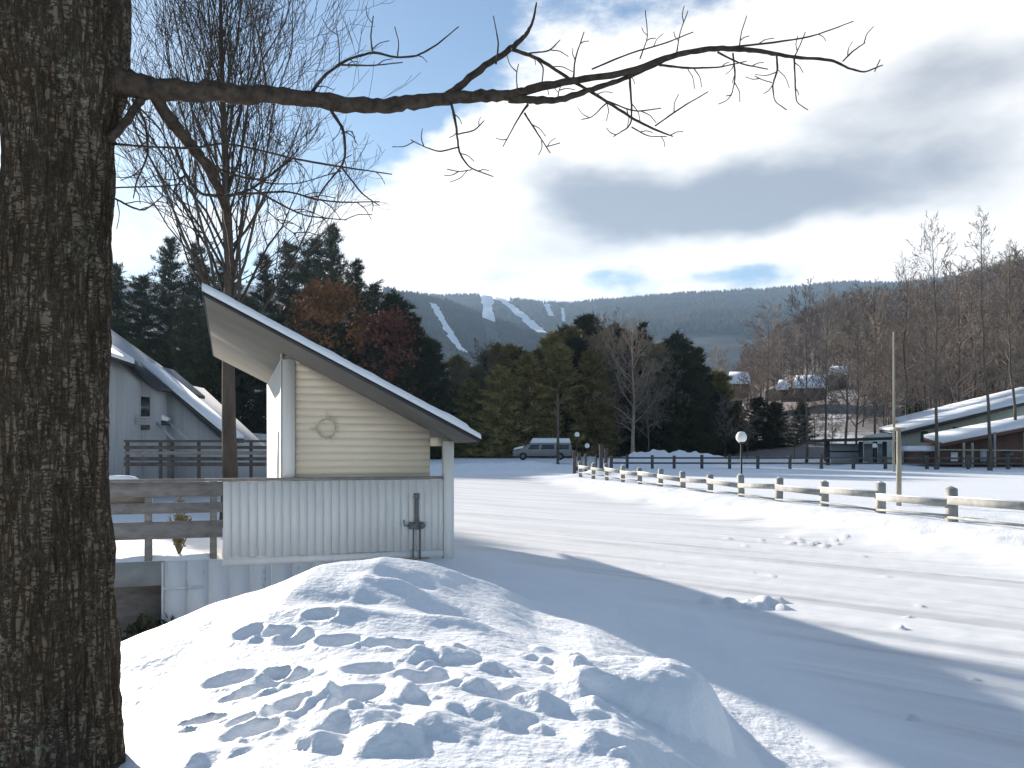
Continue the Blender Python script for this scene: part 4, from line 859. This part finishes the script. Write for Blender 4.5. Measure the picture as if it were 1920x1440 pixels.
# houses on the hillside
def hill_house(x0,x1,yr,ye,yb,Y,label):
    g=lambda x,y,dY=0: px(x,y,Y+dY); t=thing('hillside_house',label,'house',tuple(px((x0+x1)/2,yb,Y)))
    MB().prism([g(x0+3,yb+14),g(x1-3,yb+14),g(x1-3,ye),g(x0+3,ye)],(0,8,0)).build('wall',M['brown_wall'],t)
    a=g(x0,ye,-.8); b=g(x1,ye,-.8); c=g(x1-4,yr,4); d=g(x0+6,yr,4); e=g(x1,ye,8.8); f=g(x0,ye,8.8); e[2]=a[2]; f[2]=a[2]
    MB().add([a,b,c,d,e,f,a-[0,0,.4],b-[0,0,.4]],[[0,1,2,3],[3,2,4,5],[6,7,1,0]],[[1,4,2],[5,0,3]]).build('roof',M['snow_soft'],t)
    n=max(2,int((x1-x0)/11))
    for k in range(n):
        xm=x0+(k+.5)*(x1-x0)/n; MB().prism([g(xm-2,ye+9,-.05),g(xm+2,ye+9,-.05),g(xm+2,ye+4,-.05),g(xm-2,ye+4,-.05)],(0,.04,0)).build('window',M['glass'],t)
hill_house(1362,1408,697,716,730,168,'snow roofed house at the left end of the hillside row')
hill_house(1455,1478,712,727,734,160,'smallest snow roofed house, in the middle of the hillside row')
hill_house(1486,1552,703,724,735,158,'widest snow roofed house, right of the small one on the hillside')
hill_house(1552,1592,686,700,716,182,'snow roofed house highest at the right end of the hillside row')
# ------------------------------------------------------------------ haze
HAZE=True
if HAZE:
    m=bpy.data.materials.new('haze_air'); m.use_nodes=True; nt=m.node_tree; nt.nodes.clear()
    out=nt.nodes.new('ShaderNodeOutputMaterial'); v=nt.nodes.new('ShaderNodeVolumePrincipled'); v.inputs['Color'].default_value=(.50,.72,1,1); v.inputs['Density'].default_value=.00013; v.inputs['Anisotropy'].default_value=.2
    nt.links.new(v.outputs[0],out.inputs['Volume'])
    MB().box(-4500,4500,-120,3200,-8,720).build('haze',m,None,kind='stuff')
# ------------------------------------------------------------------ light, sky, camera
AZ=math.radians(37.3); EL=math.radians(17.5)
tosun=np.array([-math.sin(AZ)*math.cos(EL),math.cos(AZ)*math.cos(EL),math.sin(EL)])
from mathutils import Vector
sl=bpy.data.lights.new('sun','SUN'); sl.energy=5.0; sl.angle=math.radians(.9); sl.color=(1,.92,.81); so=bpy.data.objects.new('sun',sl); COL.objects.link(so)
so.rotation_euler=Vector(tosun).to_track_quat('Z','Y').to_euler(); so.location=(-20,20,30)
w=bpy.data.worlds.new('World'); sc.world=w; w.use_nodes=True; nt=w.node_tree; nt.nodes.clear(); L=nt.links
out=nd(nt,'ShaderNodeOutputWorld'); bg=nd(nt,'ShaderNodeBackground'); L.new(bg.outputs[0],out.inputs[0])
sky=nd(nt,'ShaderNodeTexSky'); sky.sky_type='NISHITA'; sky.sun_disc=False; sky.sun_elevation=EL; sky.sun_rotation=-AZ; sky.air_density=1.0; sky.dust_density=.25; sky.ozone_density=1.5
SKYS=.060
def mth(op,a,b=None,c=None,clamp=False):
    n=nd(nt,'ShaderNodeMath',operation=op); n.use_clamp=clamp
    for i,v in enumerate((a,b,c)):
        if v is None: continue
        if isinstance(v,(int,float)): n.inputs[i].default_value=v
        else: L.new(v,n.inputs[i])
    return n.outputs[0]
def vm(op,a,b):
    n=nd(nt,'ShaderNodeVectorMath',operation=op)
    for i,v in enumerate((a,b)):
        if isinstance(v,tuple): n.inputs[i].default_value=v
        else: L.new(v,n.inputs[i])
    return n
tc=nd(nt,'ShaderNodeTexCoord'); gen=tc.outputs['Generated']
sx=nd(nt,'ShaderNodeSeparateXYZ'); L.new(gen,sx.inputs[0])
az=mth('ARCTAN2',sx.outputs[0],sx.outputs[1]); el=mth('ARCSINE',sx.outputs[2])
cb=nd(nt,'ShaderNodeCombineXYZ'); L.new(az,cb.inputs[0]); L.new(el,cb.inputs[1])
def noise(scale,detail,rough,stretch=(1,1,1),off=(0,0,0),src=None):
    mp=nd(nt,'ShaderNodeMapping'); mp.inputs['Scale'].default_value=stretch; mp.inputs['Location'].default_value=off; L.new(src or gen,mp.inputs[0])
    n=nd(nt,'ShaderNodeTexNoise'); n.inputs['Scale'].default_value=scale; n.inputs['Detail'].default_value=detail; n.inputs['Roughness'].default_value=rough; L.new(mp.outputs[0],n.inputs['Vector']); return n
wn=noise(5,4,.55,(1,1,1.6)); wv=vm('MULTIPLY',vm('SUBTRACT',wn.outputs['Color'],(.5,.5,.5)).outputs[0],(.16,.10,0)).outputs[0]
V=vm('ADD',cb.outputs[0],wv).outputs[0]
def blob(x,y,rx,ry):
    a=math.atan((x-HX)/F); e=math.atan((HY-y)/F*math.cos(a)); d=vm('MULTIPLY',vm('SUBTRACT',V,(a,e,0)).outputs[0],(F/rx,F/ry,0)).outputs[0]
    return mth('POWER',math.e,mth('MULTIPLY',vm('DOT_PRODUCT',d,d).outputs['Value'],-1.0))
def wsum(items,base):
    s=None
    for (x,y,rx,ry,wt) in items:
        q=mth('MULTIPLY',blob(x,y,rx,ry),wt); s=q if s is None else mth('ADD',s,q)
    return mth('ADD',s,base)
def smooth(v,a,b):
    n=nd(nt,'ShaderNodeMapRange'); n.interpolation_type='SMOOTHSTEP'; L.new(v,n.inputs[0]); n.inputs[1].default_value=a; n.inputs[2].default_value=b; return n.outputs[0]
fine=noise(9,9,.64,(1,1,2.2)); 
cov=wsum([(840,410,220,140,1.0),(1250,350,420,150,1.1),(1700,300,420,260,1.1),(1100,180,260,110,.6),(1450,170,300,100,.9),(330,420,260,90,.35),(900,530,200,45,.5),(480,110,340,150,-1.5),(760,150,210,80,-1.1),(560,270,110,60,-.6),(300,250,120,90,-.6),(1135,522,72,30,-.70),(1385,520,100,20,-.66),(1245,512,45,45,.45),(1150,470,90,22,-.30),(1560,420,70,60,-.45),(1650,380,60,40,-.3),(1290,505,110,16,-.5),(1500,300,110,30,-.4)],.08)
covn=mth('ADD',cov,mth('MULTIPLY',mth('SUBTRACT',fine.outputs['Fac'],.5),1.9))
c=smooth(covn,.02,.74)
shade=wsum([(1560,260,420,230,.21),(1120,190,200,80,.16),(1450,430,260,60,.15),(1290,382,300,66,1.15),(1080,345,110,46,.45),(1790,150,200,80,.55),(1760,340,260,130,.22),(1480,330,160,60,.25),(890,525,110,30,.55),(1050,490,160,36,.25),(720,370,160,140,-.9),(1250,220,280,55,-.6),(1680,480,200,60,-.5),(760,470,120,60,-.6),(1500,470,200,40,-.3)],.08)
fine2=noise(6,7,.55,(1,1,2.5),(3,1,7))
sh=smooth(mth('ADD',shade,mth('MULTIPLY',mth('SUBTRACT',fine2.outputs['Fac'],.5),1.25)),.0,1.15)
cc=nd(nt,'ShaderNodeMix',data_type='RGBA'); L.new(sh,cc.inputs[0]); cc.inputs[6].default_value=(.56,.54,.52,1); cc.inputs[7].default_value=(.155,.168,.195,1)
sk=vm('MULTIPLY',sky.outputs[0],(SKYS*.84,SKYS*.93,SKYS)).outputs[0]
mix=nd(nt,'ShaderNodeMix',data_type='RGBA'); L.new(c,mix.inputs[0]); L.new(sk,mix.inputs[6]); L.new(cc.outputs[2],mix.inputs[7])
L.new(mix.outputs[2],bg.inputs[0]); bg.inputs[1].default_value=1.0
cam=bpy.data.cameras.new('camera'); co=bpy.data.objects.new('camera',cam); COL.objects.link(co); co.location=(0,0,CAMH); co.rotation_euler=(math.pi/2,0,0)
cam.sensor_width=36; cam.lens=36*F/1920; cam.shift_y=(HY-720)/1920.0; cam.clip_end=20000; cam.clip_start=.05; sc.camera=co
sc.view_settings.view_transform='Standard'; sc.view_settings.look='None'; sc.view_settings.exposure=1.25; sc.view_settings.gamma=1
sc.cycles.max_bounces=6; sc.cycles.diffuse_bounces=3; sc.cycles.volume_bounces=0; sc.cycles.use_denoising=True
